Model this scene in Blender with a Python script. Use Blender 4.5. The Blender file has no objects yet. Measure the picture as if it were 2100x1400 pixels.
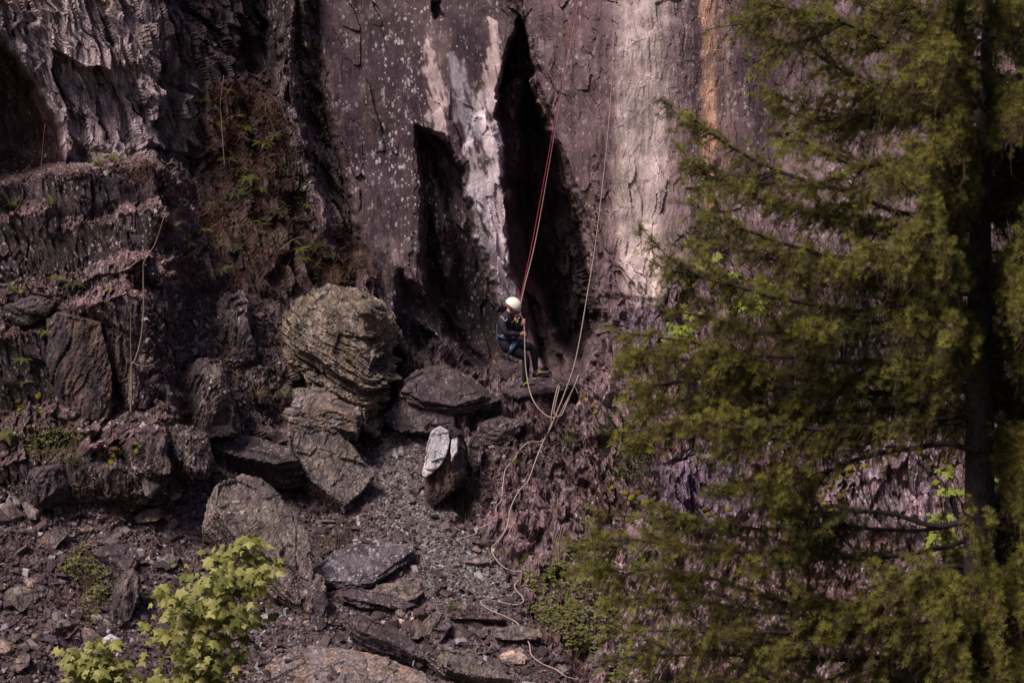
import bpy, bmesh, math, random
import numpy as np
from mathutils import Vector, Matrix
from mathutils.bvhtree import BVHTree
random.seed(7); rng = np.random.default_rng(7)
R = math.radians
scene = bpy.context.scene
COL = scene.collection

# ------------------------------------------------------------------ camera
CAM = np.array([0.0, -40.0, 5.0]); PITCH = R(7.0); FPX = 2100*80/36.0
cam_d = bpy.data.cameras.new('camera'); cam = bpy.data.objects.new('camera', cam_d); COL.objects.link(cam)
cam.location = CAM; cam.rotation_euler = (R(90)-PITCH, 0, 0)
cam_d.lens = 80; cam_d.sensor_width = 36; cam_d.clip_start = 0.1; cam_d.clip_end = 3000
cam_d.dof.use_dof = True; cam_d.dof.focus_distance = 39.0; cam_d.dof.aperture_fstop = 4.2
scene.camera = cam
# ------------------------------------------------------------------ light
SUN_EL, SUN_AZ = 56, -46      # azimuth measured from the -Y side (behind the camera) towards -X
sx = math.cos(R(SUN_EL))*math.sin(R(SUN_AZ)); sy = -math.cos(R(SUN_EL))*math.cos(R(SUN_AZ)); sz = math.sin(R(SUN_EL))
w = bpy.data.worlds.new('World'); scene.world = w; w.use_nodes = True
nt = w.node_tree; bg = nt.nodes['Background']; sky = nt.nodes.new('ShaderNodeTexSky')
sky.sky_type = 'NISHITA'; sky.sun_disc = False; sky.sun_elevation = R(SUN_EL)
sky.sun_rotation = math.atan2(sx, sy); sky.air_density = 1.0; sky.dust_density = 3.0; sky.ozone_density = 1.0
tn = nt.nodes.new('ShaderNodeMix'); tn.data_type = 'RGBA'; tn.blend_type = 'MULTIPLY'; tn.inputs[0].default_value = 1; tn.inputs[7].default_value = (1.0, .84, 1.06, 1)
nt.links.new(sky.outputs[0], tn.inputs[6]); nt.links.new(tn.outputs[2], bg.inputs[0]); bg.inputs[1].default_value = 0.08
sun_d = bpy.data.lights.new('sun', 'SUN'); sun = bpy.data.objects.new('sun', sun_d); COL.objects.link(sun)
sun_d.energy = 4.5; sun_d.angle = R(18); sun_d.color = (1.0, 0.90, 0.79)
sun.rotation_euler = Vector((sx, sy, sz)).to_track_quat('Z', 'Y').to_euler()
sun.location = (-20, -30, 40)
scene.view_settings.view_transform = 'Standard'; scene.view_settings.look = 'None'
scene.view_settings.exposure = 0.1; scene.view_settings.gamma = 1.0
scene.cycles.max_bounces = 6; scene.cycles.diffuse_bounces = 3; scene.cycles.transparent_max_bounces = 8

# ------------------------------------------------------------------ mapping
def P(px, py, Y):
    """world point seen at photo pixel (2100x1400) at world depth Y; works on arrays"""
    px = np.asarray(px, float); py = np.asarray(py, float); Y = np.asarray(Y, float)
    a = (px-1050)/FPX; b = (700-py)/FPX
    dx = a; dy = math.cos(PITCH) + b*math.sin(PITCH); dz = -math.sin(PITCH) + b*math.cos(PITCH)
    t = (Y-CAM[1])/dy
    return np.stack(np.broadcast_arrays(CAM[0]+t*dx, CAM[1]+t*dy, CAM[2]+t*dz), -1)
def PV(px, py, Y): return Vector(P(px, py, Y).tolist())

# ------------------------------------------------------------------ noise
def _h(ix, iy, iz, s):
    h = (ix.astype(np.uint32)*np.uint32(374761393) + iy.astype(np.uint32)*np.uint32(668265263)
         + iz.astype(np.uint32)*np.uint32(2147483647-58) + np.uint32((s*362437+12345) & 0xffffffff))
    h = (h ^ (h >> np.uint32(13)))*np.uint32(1274126177); h = (h ^ (h >> np.uint32(15)))*np.uint32(2246822519)
    return h ^ (h >> np.uint32(16))
def _f(h): return h.astype(np.float32)*np.float32(1/4294967296.0)
def vnoise(p, s=0):
    """smooth value noise in -1..1"""
    p = p.astype(np.float32); i = np.floor(p).astype(np.int64); f = p-i; f = f*f*(3-2*f)
    r = 0
    for a in (0, 1):
        wa = f[..., 0] if a else 1-f[..., 0]
        for b in (0, 1):
            wb = f[..., 1] if b else 1-f[..., 1]
            for c in (0, 1):
                wc = f[..., 2] if c else 1-f[..., 2]
                r = r + wa*wb*wc*_f(_h(i[..., 0]+a, i[..., 1]+b, i[..., 2]+c, s))
    return r*2-1
def fbm(p, s=0, o=4, g=0.5, l=2.03):
    r = 0; a = 1.0; t = 0
    for k in range(o):
        r = r + a*vnoise(p*l**k + 17.3*k, s+k*31); t += a; a *= g
    return r/t
FROT = np.array(Matrix.Rotation(.83, 3, Vector((.4, .7, .59))).to_3x3())
def facet(p, s=0, tilt=0.8, off=1.0, full=False):
    """cellular planes: each cell has an own offset and tilt -> broken slate plates; also returns a cell random"""
    p = (p@FROT).astype(np.float32); i0 = np.floor(p-0.5).astype(np.int64)
    best = np.full(p.shape[:-1], 1e9, np.float32); val = np.zeros_like(best); rnd = np.zeros_like(best)
    if full: i0 = np.floor(p).astype(np.int64)
    rg = (-1, 0, 1) if full else (0, 1)
    for a in rg:
        for b in rg:
            for c in rg:
                ix, iy, iz = i0[..., 0]+a, i0[..., 1]+b, i0[..., 2]+c
                h = _h(ix, iy, iz, s)
                jx = (h & np.uint32(1023)).astype(np.float32)/1023; jy = ((h >> np.uint32(10)) & np.uint32(1023)).astype(np.float32)/1023
                jz = ((h >> np.uint32(20)) & np.uint32(1023)).astype(np.float32)/1023
                if not full: jx = .2+.6*jx; jy = .2+.6*jy; jz = .2+.6*jz
                dx = p[..., 0]-ix-jx; dy = p[..., 1]-iy-jy; dz = p[..., 2]-iz-jz
                d = dx*dx+dy*dy+dz*dz
                h2 = _h(ix, iy, iz, s+77); r1 = _f(h2)
                tx = (h2 & np.uint32(255)).astype(np.float32)/127.5-1; tz = ((h2 >> np.uint32(8)) & np.uint32(255)).astype(np.float32)/127.5-1
                ty = ((h2 >> np.uint32(16)) & np.uint32(255)).astype(np.float32)/127.5-1
                v = off*(r1*2-1) + tilt*(tx*dx+ty*dy+tz*dz)
                m = d < best
                best = np.where(m, d, best); val = np.where(m, v, val); rnd = np.where(m, r1, rnd)
    return val, rnd
def sstep(a, b, x):
    t = np.clip((x-a)/(b-a), 0, 1); return t*t*(3-2*t)

# ------------------------------------------------------------------ mesh helpers
def tag(o, label=None, cat=None, group=None, kind=None):
    if label: o['label'] = label
    if cat: o['category'] = cat
    if group: o['group'] = group
    if kind: o['kind'] = kind
    return o
def mesh_np(name, V, F, smooth=False):
    """V (n,3); F (m,k) array or list of such arrays"""
    me = bpy.data.meshes.new(name)
    Fs = F if isinstance(F, list) else [F]
    V = np.asarray(V, np.float32)
    me.vertices.add(len(V)); me.vertices.foreach_set('co', V.ravel())
    nl = sum(f.size for f in Fs); nf = sum(len(f) for f in Fs)
    me.loops.add(nl); me.polygons.add(nf)
    me.loops.foreach_set('vertex_index', np.concatenate([f.ravel() for f in Fs]).astype(np.int32))
    tot = np.concatenate([np.full(len(f), f.shape[1]) for f in Fs]); st = np.concatenate([[0], np.cumsum(tot)[:-1]])
    me.polygons.foreach_set('loop_start', st.astype(np.int32))
    me.polygons.foreach_set('use_smooth', np.full(nf, smooth))
    me.update(calc_edges=True); me.validate()
    return me
def link(name, me, mat=None, parent=None):
    o = bpy.data.objects.new(name, me); COL.objects.link(o)
    if mat is not None: me.materials.append(mat)
    if parent is not None: o.parent = parent
    return o
def attr_col(me, name, C):
    a = me.attributes.new(name, 'FLOAT_COLOR', 'POINT')
    C4 = np.concatenate([C, np.ones((len(C), 1))], 1).astype(np.float32); a.data.foreach_set('color', C4.ravel())
def attr_f(me, name, v):
    a = me.attributes.new(name, 'FLOAT', 'POINT'); a.data.foreach_set('value', np.asarray(v, np.float32))
def rebase(o, origin):
    """put the object's own origin at a world point without moving the mesh"""
    o.data.transform(Matrix.Translation(-Vector(origin))); o.location = origin
def empty(name, loc):
    o = bpy.data.objects.new(name, None); COL.objects.link(o); o.location = loc; o.empty_display_size = .1
    return o
def part(o, parent):
    """parent a world-space mesh object to an empty that is only translated"""
    o.data.transform(Matrix.Translation(-parent.matrix_basis.translation)) if o.location.length == 0 else None
    o.parent = parent; return o
def catmull(pts, n):
    pts = [np.asarray(p, float) for p in pts]
    if len(pts) < 2: return np.array(pts)
    Q = [2*pts[0]-pts[1]]+pts+[2*pts[-1]-pts[-2]]; out = []
    for k in range(1, len(Q)-2):
        p0, p1, p2, p3 = Q[k-1:k+3]
        for t in np.arange(n)/n:
            out.append(0.5*((2*p1)+(-p0+p2)*t+(2*p0-5*p1+4*p2-p3)*t*t+(-p0+3*p1-3*p2+p3)*t**3))
    out.append(pts[-1]); return np.array(out)
class Buf:
    """collects geometry into one mesh"""
    def __init__(s): s.V = []; s.F = {}; s.n = 0; s.A = []
    def add(s, V, F, a=0.5):
        V = np.asarray(V, float); F = np.asarray(F)
        s.V.append(V); s.F.setdefault(F.shape[1], []).append(F+s.n); s.n += len(V)
        s.A.append(np.broadcast_to(np.asarray(a, float), (len(V),)))
    def tube(s, pts, rad, seg=6, a=0.5, cap=True):
        pts = np.asarray(pts, float); n = len(pts); rad = np.broadcast_to(np.asarray(rad, float), (n,))
        T = np.gradient(pts, axis=0); T /= np.linalg.norm(T, axis=1, keepdims=True)+1e-9
        ref = np.array([0.31, 0.22, 0.92]) if abs(T[0, 2]) < 0.8 else np.array([0.95, 0.2, 0.1])
        U = np.cross(T, ref); U /= np.linalg.norm(U, axis=1, keepdims=True)+1e-9; W = np.cross(T, U)
        an = np.arange(seg)*2*math.pi/seg
        V = pts[:, None]+rad[:, None, None]*(np.cos(an)[None, :, None]*U[:, None]+np.sin(an)[None, :, None]*W[:, None])
        i = np.arange(n-1)[:, None]*seg; j = np.arange(seg)[None]; k = (j+1) % seg
        F = np.stack([i+j, i+k, i+seg+k, i+seg+j], -1).reshape(-1, 4)
        s.add(V.reshape(-1, 3), F, a)
        if cap:
            for e, rev in ((0, 1), (n-1, 0)):
                c = s.n-n*seg+e*seg
                idx = np.arange(seg)+c; ctr = len(idx)
                s.F.setdefault(seg, []).append((idx[::-1] if rev else idx)[None])
    def inst(s, T, F, M, pos, a=0.5):
        """template verts T (k,3), faces F, matrices M (n,3,3), positions (n,3)"""
        V = np.einsum('nij,kj->nki', M, T)+pos[:, None]
        n, k = len(pos), len(T)
        FF = (F[None]+(np.arange(n)*k)[:, None, None]).reshape(-1, F.shape[1])
        s.add(V.reshape(-1, 3), FF, np.repeat(np.broadcast_to(np.asarray(a, float), (n,)), k))
    def build(s, name, mat, parent=None, smooth=False):
        V = np.concatenate(s.V); me = mesh_np(name, V, [np.concatenate(f) for f in s.F.values()], smooth)
        attr_f(me, 'rnd', np.concatenate(s.A))
        o = link(name, me, mat)
        if parent is not None: part(o, parent)
        return o
def rotmats(z, spin):
    """matrices whose local z is the given direction, spun about it"""
    z = z/(np.linalg.norm(z, axis=1, keepdims=True)+1e-9)
    r = np.where(np.abs(z[:, 2:3]) < 0.9, np.array([[0, 0, 1.]]), np.array([[1., 0, 0]]))
    x = np.cross(r, z); x /= np.linalg.norm(x, axis=1, keepdims=True)+1e-9; y = np.cross(z, x)
    c, s_ = np.cos(spin)[:, None], np.sin(spin)[:, None]
    return np.stack([c*x+s_*y, -s_*x+c*y, z], -1)

# ------------------------------------------------------------------ materials
class N:
    def __init__(s, name):
        s.m = bpy.data.materials.new(name); s.m.use_nodes = True; s.t = s.m.node_tree; s.t.nodes.clear()
        s.out = s.n('ShaderNodeOutputMaterial')
    def n(s, t, **k):
        x = s.t.nodes.new(t)
        for a, b in k.items(): setattr(x, a, b)
        return x
    def l(s, a, b): s.t.links.new(a, b)
    def val(s, sock, v):
        if isinstance(v, bpy.types.NodeSocket): s.l(v, sock)
        else: sock.default_value = v
    def noise(s, vec, scale, detail=4, rough=.55, w=0):
        x = s.n('ShaderNodeTexNoise'); x.inputs['Scale'].default_value = scale; x.inputs['Detail'].default_value = detail
        x.inputs['Roughness'].default_value = rough; s.l(vec, x.inputs['Vector']); return x.outputs['Fac']
    def ramp(s, f, stops):
        x = s.n('ShaderNodeValToRGB'); e = x.color_ramp.elements
        while len(e) < len(stops): e.new(.5)
        for el, (p, c) in zip(e, stops): el.position = p; el.color = (c if len(c) == 4 else (*c, 1)) if not isinstance(c, float) else (c, c, c, 1)
        s.l(f, x.inputs[0]); return x.outputs[0]
    def mix(s, f, a, b, mode='MIX'):
        x = s.n('ShaderNodeMix', data_type='RGBA', blend_type=mode); s.val(x.inputs[0], f)
        for so, v in ((x.inputs[6], a), (x.inputs[7], b)): s.val(so, v if isinstance(v, bpy.types.NodeSocket) or len(v) == 4 else (*v, 1))
        return x.outputs[2]
    def math(s, op, a, b=0.0):
        x = s.n('ShaderNodeMath', operation=op); s.val(x.inputs[0], a); s.val(x.inputs[1], b); return x.outputs[0]
    def maprange(s, v, a, b, c=0.0, d=1.0):
        x = s.n('ShaderNodeMapRange'); s.val(x.inputs[0], v)
        for k, q in enumerate((a, b, c, d)): x.inputs[k+1].default_value = q
        return x.outputs[0]
    def coords(s, rot=(0, 0, 0), sc=(1, 1, 1), src=None):
        m = s.n('ShaderNodeMapping'); m.inputs['Rotation'].default_value = rot; m.inputs['Scale'].default_value = sc
        if src is None:
            g = s.n('ShaderNodeNewGeometry'); src = g.outputs['Position']
        s.l(src, m.inputs['Vector']); return m.outputs[0]
    def bump(s, h, dist, strength=1.0, nrm=None):
        b = s.n('ShaderNodeBump'); b.inputs['Distance'].default_value = dist; b.inputs['Strength'].default_value = strength
        s.l(h, b.inputs['Height'])
        if nrm is not None: s.l(nrm, b.inputs['Normal'])
        return b.outputs[0]
    def bsdf(s, col, rough=.8, nrm=None, spec=.3, metal=0.0):
        b = s.n('ShaderNodeBsdfPrincipled'); s.val(b.inputs['Base Color'], col if isinstance(col, bpy.types.NodeSocket) or len(col) == 4 else (*col, 1))
        s.val(b.inputs['Roughness'], rough); b.inputs['Specular IOR Level'].default_value = spec; b.inputs['Metallic'].default_value = metal
        if nrm is not None: s.l(nrm, b.inputs['Normal'])
        s.l(b.outputs[0], s.out.inputs[0]); return b

def mat_rock(name, base=None, var=(0.38, 1.8), ang=17, lichen=0.5, lichen_col=(.42, .37, .38), moss=0.0, rough=.72, tint=(.16, .11, .08), streak=9.0, bump=.02, tintamt=.35, cr=.42):
    """slate: colour (from the 'col' attribute when base is None) broken by streaks along the cleavage, rust, lichen and moss"""
    s = N(name)
    if base is None:
        a = s.n('ShaderNodeAttribute', attribute_name='col'); c = a.outputs['Color']
    else: c = None
    geo = s.n('ShaderNodeNewGeometry'); pos = geo.outputs['Position']
    rot = (0, R(ang), 0)
    v_st = s.coords(rot, (streak, streak, streak*.14), pos)
    n1 = s.noise(v_st, 1.0, 6, .65)
    n2 = s.noise(pos, 2.3, 5, .6)
    n3 = s.noise(pos, 26, 5, .7)
    f1 = s.maprange(n1, .32, .68, var[0], var[1]); f2 = s.maprange(n2, .32, .68, .62, 1.45); f3 = s.maprange(n3, .3, .7, .55, 1.5)
    if base is None:
        ca_ = s.math('ADD', s.math('MULTIPLY', s.n('ShaderNodeAttribute', attribute_name='crk').outputs['Fac'], .65), .35)
        f1 = s.math('ADD', 1.0, s.math('MULTIPLY', s.math('SUBTRACT', f1, 1.0), ca_)); f3 = s.math('ADD', 1.0, s.math('MULTIPLY', s.math('SUBTRACT', f3, 1.0), ca_))
    ff = s.math('MULTIPLY', s.math('MULTIPLY', f1, f2), f3)
    if c is None: c = s.mix(s.maprange(s.noise(s.coords(rot, (4, 4, 1.2), pos), 1, 3), .42, .6), base, tuple(x*1.5 for x in tint))
    grey = s.n('ShaderNodeCombineColor')
    for k in range(3): s.l(ff, grey.inputs[k])
    c = s.mix(1.0, c, grey.outputs[0], 'MULTIPLY')
    # rusty and bluish tints
    t = s.maprange(s.noise(s.coords(rot, (1.6, 1.6, .7), pos), 1.3, 5, .6), .5, .68)
    c = s.mix(s.math('MULTIPLY', t, tintamt), c, tint)
    # lichen: blotches and dots
    lm = s.maprange(s.noise(pos, 1.1, 3, .6), .42, .58)
    vor = s.n('ShaderNodeTexVoronoi', feature='F1'); vor.inputs['Scale'].default_value = 17
    wv = s.n('ShaderNodeVectorMath', operation='ADD'); s.l(s.coords((0, 0, 0), (1, 1, .7), pos), wv.inputs[0])
    nz = s.n('ShaderNodeTexNoise'); nz.inputs['Scale'].default_value = 20; s.l(pos, nz.inputs['Vector'])
    sc = s.n('ShaderNodeVectorMath', operation='SCALE'); sc.inputs['Scale'].default_value = .06; s.l(nz.outputs['Color'], sc.inputs[0]); s.l(sc.outputs[0], wv.inputs[1])
    s.l(wv.outputs[0], vor.inputs['Vector'])
    sep = s.n('ShaderNodeSeparateColor'); s.l(vor.outputs['Color'], sep.inputs[0])
    size = s.maprange(sep.outputs[0], .55, 1.0, 0.0, .52)
    dot = s.math('LESS_THAN', vor.outputs['Distance'], size)
    blot = s.maprange(s.noise(s.coords(rot, (1, 1, .45), pos), 10, 7, .76), .565, .63)
    if base is None:
        la = s.n('ShaderNodeAttribute', attribute_name='lich').outputs['Fac']
        m = s.math('MINIMUM', s.math('MULTIPLY', s.math('ADD', dot, s.math('MULTIPLY', blot, .7)), s.math('MULTIPLY', la, s.math('ADD', lm, .25))), 1.0)
    else:
        m = s.math('MULTIPLY', s.math('MAXIMUM', dot, blot), s.math('MULTIPLY', lm, lichen))
    c = s.mix(s.math('MINIMUM', m, .9), c, lichen_col)
    # moss where the surface faces up
    sepn = s.n('ShaderNodeSeparateXYZ'); s.l(geo.outputs['Normal'], sepn.inputs[0])
    if moss > 0:
        mm = s.math('MULTIPLY', s.maprange(sepn.outputs[2], .35, .75), s.maprange(s.noise(pos, 3.1, 5, .7), .52, .62))
        c = s.mix(s.math('MULTIPLY', mm, moss), c, (.075, .062, .018))
    vc = s.n('ShaderNodeTexVoronoi', feature='DISTANCE_TO_EDGE'); vc.inputs['Scale'].default_value = 1.0
    wc = s.n('ShaderNodeVectorMath', operation='ADD'); s.l(s.coords(rot, (9, 9, 2.6), pos), wc.inputs[0]); sc2 = s.n('ShaderNodeVectorMath', operation='SCALE'); sc2.inputs['Scale'].default_value = .9; s.l(nz.outputs['Color'], sc2.inputs[0]); s.l(sc2.outputs[0], wc.inputs[1]); s.l(wc.outputs[0], vc.inputs['Vector'])
    crk = s.maprange(vc.outputs['Distance'], 0, .09)
    if base is None: crk = s.math('SUBTRACT', 1.0, s.math('MULTIPLY', s.math('SUBTRACT', 1.0, crk), s.n('ShaderNodeAttribute', attribute_name='crk').outputs['Fac']))
    c = s.mix(s.math('MULTIPLY', s.math('SUBTRACT', 1.0, crk), cr), c, (.012, .008, .010))
    h = s.math('ADD', s.math('ADD', s.math('MULTIPLY', n1, 1.0), s.math('MULTIPLY', n3, .7)), s.math('MULTIPLY', crk, .55))
    nrm = s.bump(h, bump, .9)
    if base is None: s.l(ca_, nrm.node.inputs['Strength'])
    s.bsdf(c, rough, nrm, .35)
    return s.m
def mat_leaf(name, a, b, trans=.35, rough=.55, hang=(.4, .6)):
    s = N(name)
    r = s.n('ShaderNodeAttribute', attribute_name='rnd').outputs['Fac']
    c = s.mix(r, a, b)
    p = s.bsdf(c, rough, None, .3)
    t = s.n('ShaderNodeBsdfTranslucent'); s.l(c, t.inputs[0])
    mx = s.n('ShaderNodeMixShader'); mx.inputs[0].default_value = trans
    s.l(p.outputs[0], mx.inputs[1]); s.l(t.outputs[0], mx.inputs[2]); s.l(mx.outputs[0], s.out.inputs[0])
    return s.m
def mat_plain(name, col, rough=.7, spec=.3, metal=0.0, nsc=30, amp=.3, bump=.002):
    s = N(name); g = s.n('ShaderNodeNewGeometry').outputs['Position']
    n = s.noise(g, nsc, 4, .6); f = s.maprange(n, .3, .7, 1-amp, 1+amp)
    gr = s.n('ShaderNodeCombineColor')
    for k in range(3): s.l(f, gr.inputs[k])
    c = s.mix(1.0, col, gr.outputs[0], 'MULTIPLY')
    s.bsdf(c, rough, s.bump(n, bump), spec, metal); return s.m
# ================================================================== terrain
def axis(lo, a, b, hi, step, big):
    return np.concatenate([np.arange(lo, a, big), np.arange(a, b, step), np.arange(b, hi+1, big)])
STEP = 2.1
gx = axis(-1400, -60, 2160, 3500, STEP, 28); gy = axis(-1700, -60, 1460, 1900, STEP, 28)
GX, GY = np.meshgrid(gx, gy)
# smooth base depth (Y, metres; larger = farther) from control points, thin-plate interpolation
CP = """-400 100 -3.0|0 60 -1.7|180 60 -1.0|330 100 -.4|0 250 -1.5|200 300 -1.0|380 330 -.2|520 100 1.1|520 300 .6|500 480 -.2|450 620 -1.2|560 560 -.5|620 200 .9|660 450 .5
760 50 1.4|760 260 1.2|800 470 .8|700 560 .2|800 700 .3|720 800 -.3|900 60 1.1|900 300 1.1|950 560 1.0|1060 40 .8|1060 600 1.2|960 740 .7|1100 740 1.0|1150 100 .6|1200 450 .3
1300 80 .4|1340 300 .3|1320 500 .1|1240 620 .1|1230 780 -.2|1300 700 -.3|1500 80 .7|1560 300 .6|1500 500 0|1700 100 .7|2000 100 .6|2300 200 .3|1800 500 -.3|2100 600 -.8|1420 760 -.8|1300 880 -1.2
800 880 -.75|900 885 -.7|1000 870 -.5|1100 870 -.6|900 1000 -2.2|900 1100 -3.3|900 1200 -4.5|900 1300 -5.6|900 1400 -6.7|1000 1000 -1.9|1100 960 -1.3|1150 1050 -2.1|1080 1130 -3.2|1200 1150 -3.0|1150 1300 -5.2|1250 1400 -6.0|1350 1050 -1.9
1500 900 -1.2|1500 1080 -1.9|1450 1250 -3.3|1600 1400 -5.0|1800 900 -1.5|1800 1080 -2.3|1900 1300 -4.2|2100 1000 -2.2|2100 1400 -5.4|2400 900 -2|2500 1400 -5.5
0 500 -2.7|150 500 -2.6|300 480 -1.9|0 700 -3.6|180 700 -3.3|330 640 -2.2|0 900 -4.6|200 900 -3.9|350 850 -3.0|500 800 -2.0|420 900 -2.9|600 900 -1.6|700 900 -1.1
0 1050 -5.1|200 1050 -4.6|400 1020 -3.7|560 1000 -2.6|700 1050 -2.8|0 1200 -6.3|300 1200 -5.6|600 1200 -4.7|0 1400 -8.0|300 1400 -7.3|600 1400 -6.9|-500 700 -5|-500 1400 -9|900 1900 -12|0 1900 -13|-900 1900 -14|2100 1900 -11|1500 1900 -11|3000 1900 -11
-1400 200 -5|3500 200 -1|3500 1400 -6|-1400 1400 -10|0 -500 -.5|800 -500 2.4|1400 -500 1.4|2200 -500 1.4|0 -1700 4|900 -1700 6.5|1800 -1700 5|3000 -1700 5|-1400 -1700 3"""
cp = np.array([[float(v) for v in t.split()] for t in CP.replace('\n', '|').split('|')])
def tps(C, X, Y):
    x = C[:, :2]/1000; n = len(C)
    def U(d2): return np.where(d2 > 0, d2*np.log(d2+1e-12), 0)
    A = U(((x[:, None]-x[None])**2).sum(-1))+np.eye(n)*0.004
    Pm = np.c_[np.ones(n), x]; M = np.block([[A, Pm], [Pm.T, np.zeros((3, 3))]])
    wt = np.linalg.solve(M, np.r_[C[:, 2], 0, 0, 0])
    X = X/1000; Y = Y/1000; out = wt[n]+wt[n+1]*X+wt[n+2]*Y
    for k in range(n): out = out+wt[k]*U((X-x[k, 0])**2+(Y-x[k, 1])**2)
    return out
# evaluate coarsely and upsample (the base is smooth)
cx = np.linspace(gx[0], gx[-1], 500); cy = np.linspace(gy[0], gy[-1], 400)
cb = tps(cp, *np.meshgrid(cx, cy))
def bil(G, X, Y):
    fx = np.clip((X-cx[0])/(cx[1]-cx[0]), 0, len(cx)-1.001); fy = np.clip((Y-cy[0])/(cy[1]-cy[0]), 0, len(cy)-1.001)
    i = fx.astype(int); j = fy.astype(int); u = fx-i; v = fy-j
    return G[j, i]*(1-u)*(1-v)+G[j, i+1]*u*(1-v)+G[j+1, i]*(1-u)*v+G[j+1, i+1]*u*v
base = bil(cb, GX, GY)
B0 = P(GX, GY, base)
def sdist(poly, X, Y):
    """signed distance in pixels to a closed outline, negative inside"""
    pts = np.array(poly, float); d = np.full(X.shape, 1e18); ins = np.zeros(X.shape, bool)
    for k in range(len(pts)):
        a = pts[k]; b = pts[(k+1) % len(pts)]; e = b-a
        t = np.clip(((X-a[0])*e[0]+(Y-a[1])*e[1])/(e@e), 0, 1)
        d = np.minimum(d, (X-a[0]-t*e[0])**2+(Y-a[1]-t*e[1])**2)
        if a[1] != b[1]:
            c = ((a[1] > Y) != (b[1] > Y)) & (X < (b[0]-a[0])*(Y-a[1])/(b[1]-a[1])+a[0]); ins ^= c
    d = np.sqrt(d); return np.where(ins, -d, d)
# wobble of all drawn outlines, from noise in the rock itself
wob = B0*np.array([1, 1, 1]); WX = 18*fbm(wob*2.2, 5, 4)+8*vnoise(wob*6, 9)+4*vnoise(wob*14, 19); WY = 14*fbm(wob*2.2, 6, 4)+8*vnoise(wob*5, 10)
X1 = GX+WX; Y1 = GY+WY
X2 = GX+WX*.5; Y2 = GY+WY*.45
def zone(poly, soft=20, fine=False):
    return 1-sstep(-soft, soft, sdist(poly, X2 if fine else X1, Y2 if fine else Y1))
def pp(s): 
    v = [float(t) for t in s.split()]; return list(zip(v[::2], v[1::2]))
Z_ground = zone(pp("-1400 1030 0 1040 120 1045 200 1000 300 980 440 960 620 930 720 888 800 878 925 890 880 960 940 1060 1010 1092 1060 1165 1100 1300 1180 1400 1300 1900 -1400 1900"), 10)
Z_debris = zone(pp("285 600 470 585 560 640 575 880 470 890 420 770 330 800 290 900 235 880 300 740"), 14)
Z_smooth = np.maximum(zone(pp("655 -1700 645 100 690 300 740 520 800 640 1000 760 1100 780 1190 760 1180 600 1210 480 1060 40 1060 -1700"), 24), zone(pp("1050 -1700 1060 30 1130 250 1200 480 1230 640 1300 640 1420 560 1620 560 2300 600 2600 -1700"), 24))
Z_slope = zone(pp("930 880 1060 880 1200 800 1300 840 1500 880 3500 800 3500 1900 1300 1900 1180 1400 1100 1300 1060 1165 1010 1092 940 1060 880 960"), 16)
Z_gully = zone(pp("380 190 460 160 560 180 600 330 640 480 740 540 700 600 560 600 470 600 400 540 420 400"), 22)
Z_slab = zone(pp("-1400 -20 0 90 60 160 110 260 130 345 60 365 -1400 400"), 8)
# ledges of the left wall: crest lines (x->y) with the depth of the face below each and the height in px of the top above it
depth = base.copy()
LED = [("-1400 520 0 380 150 352 300 338 420 400", -2.3, 22), ("-1400 600 0 456 60 440 110 445 118 474 210 456 300 440 430 480", -2.85, 24), ("-1400 740 0 618 60 600 110 612 200 570 290 552 430 590", -3.4, 36),
       ("-1400 800 0 700 60 690 130 660 250 605 330 640 430 700", -3.75, 36), ("-1400 960 0 905 60 870 130 880 200 900 300 880 430 900", -4.4, 46), ("-1400 1060 0 960 60 945 150 935 250 925 330 900 430 960", -4.75, 30)]
crest = [np.interp(X2, *np.array(pp(l[0])).T) for l in LED]
lf = 1-sstep(300, 400, X1); lf = lf*sstep(300, 345, Y1+0*X1)*(1-sstep(1000, 1050, Y1))
led = np.full(GX.shape, -1.35); Yprev = -1.35
LEDTOP = np.zeros(GX.shape)
for (l, Yk, bh), c in zip(LED, crest):
    t = np.clip((Y2-(c-bh))/bh, 0, 1)
    led = np.where(Y2 > c-bh, Yprev+(Yk-Yprev)*t, led); LEDTOP = np.maximum(LEDTOP, ((Y2 > c-bh) & (Y2 < c+2))*lf); Yprev = Yk
led = led+0.25*fbm(B0*1.1, 40, 3)
depth = depth*(1-lf)+led*lf
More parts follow.
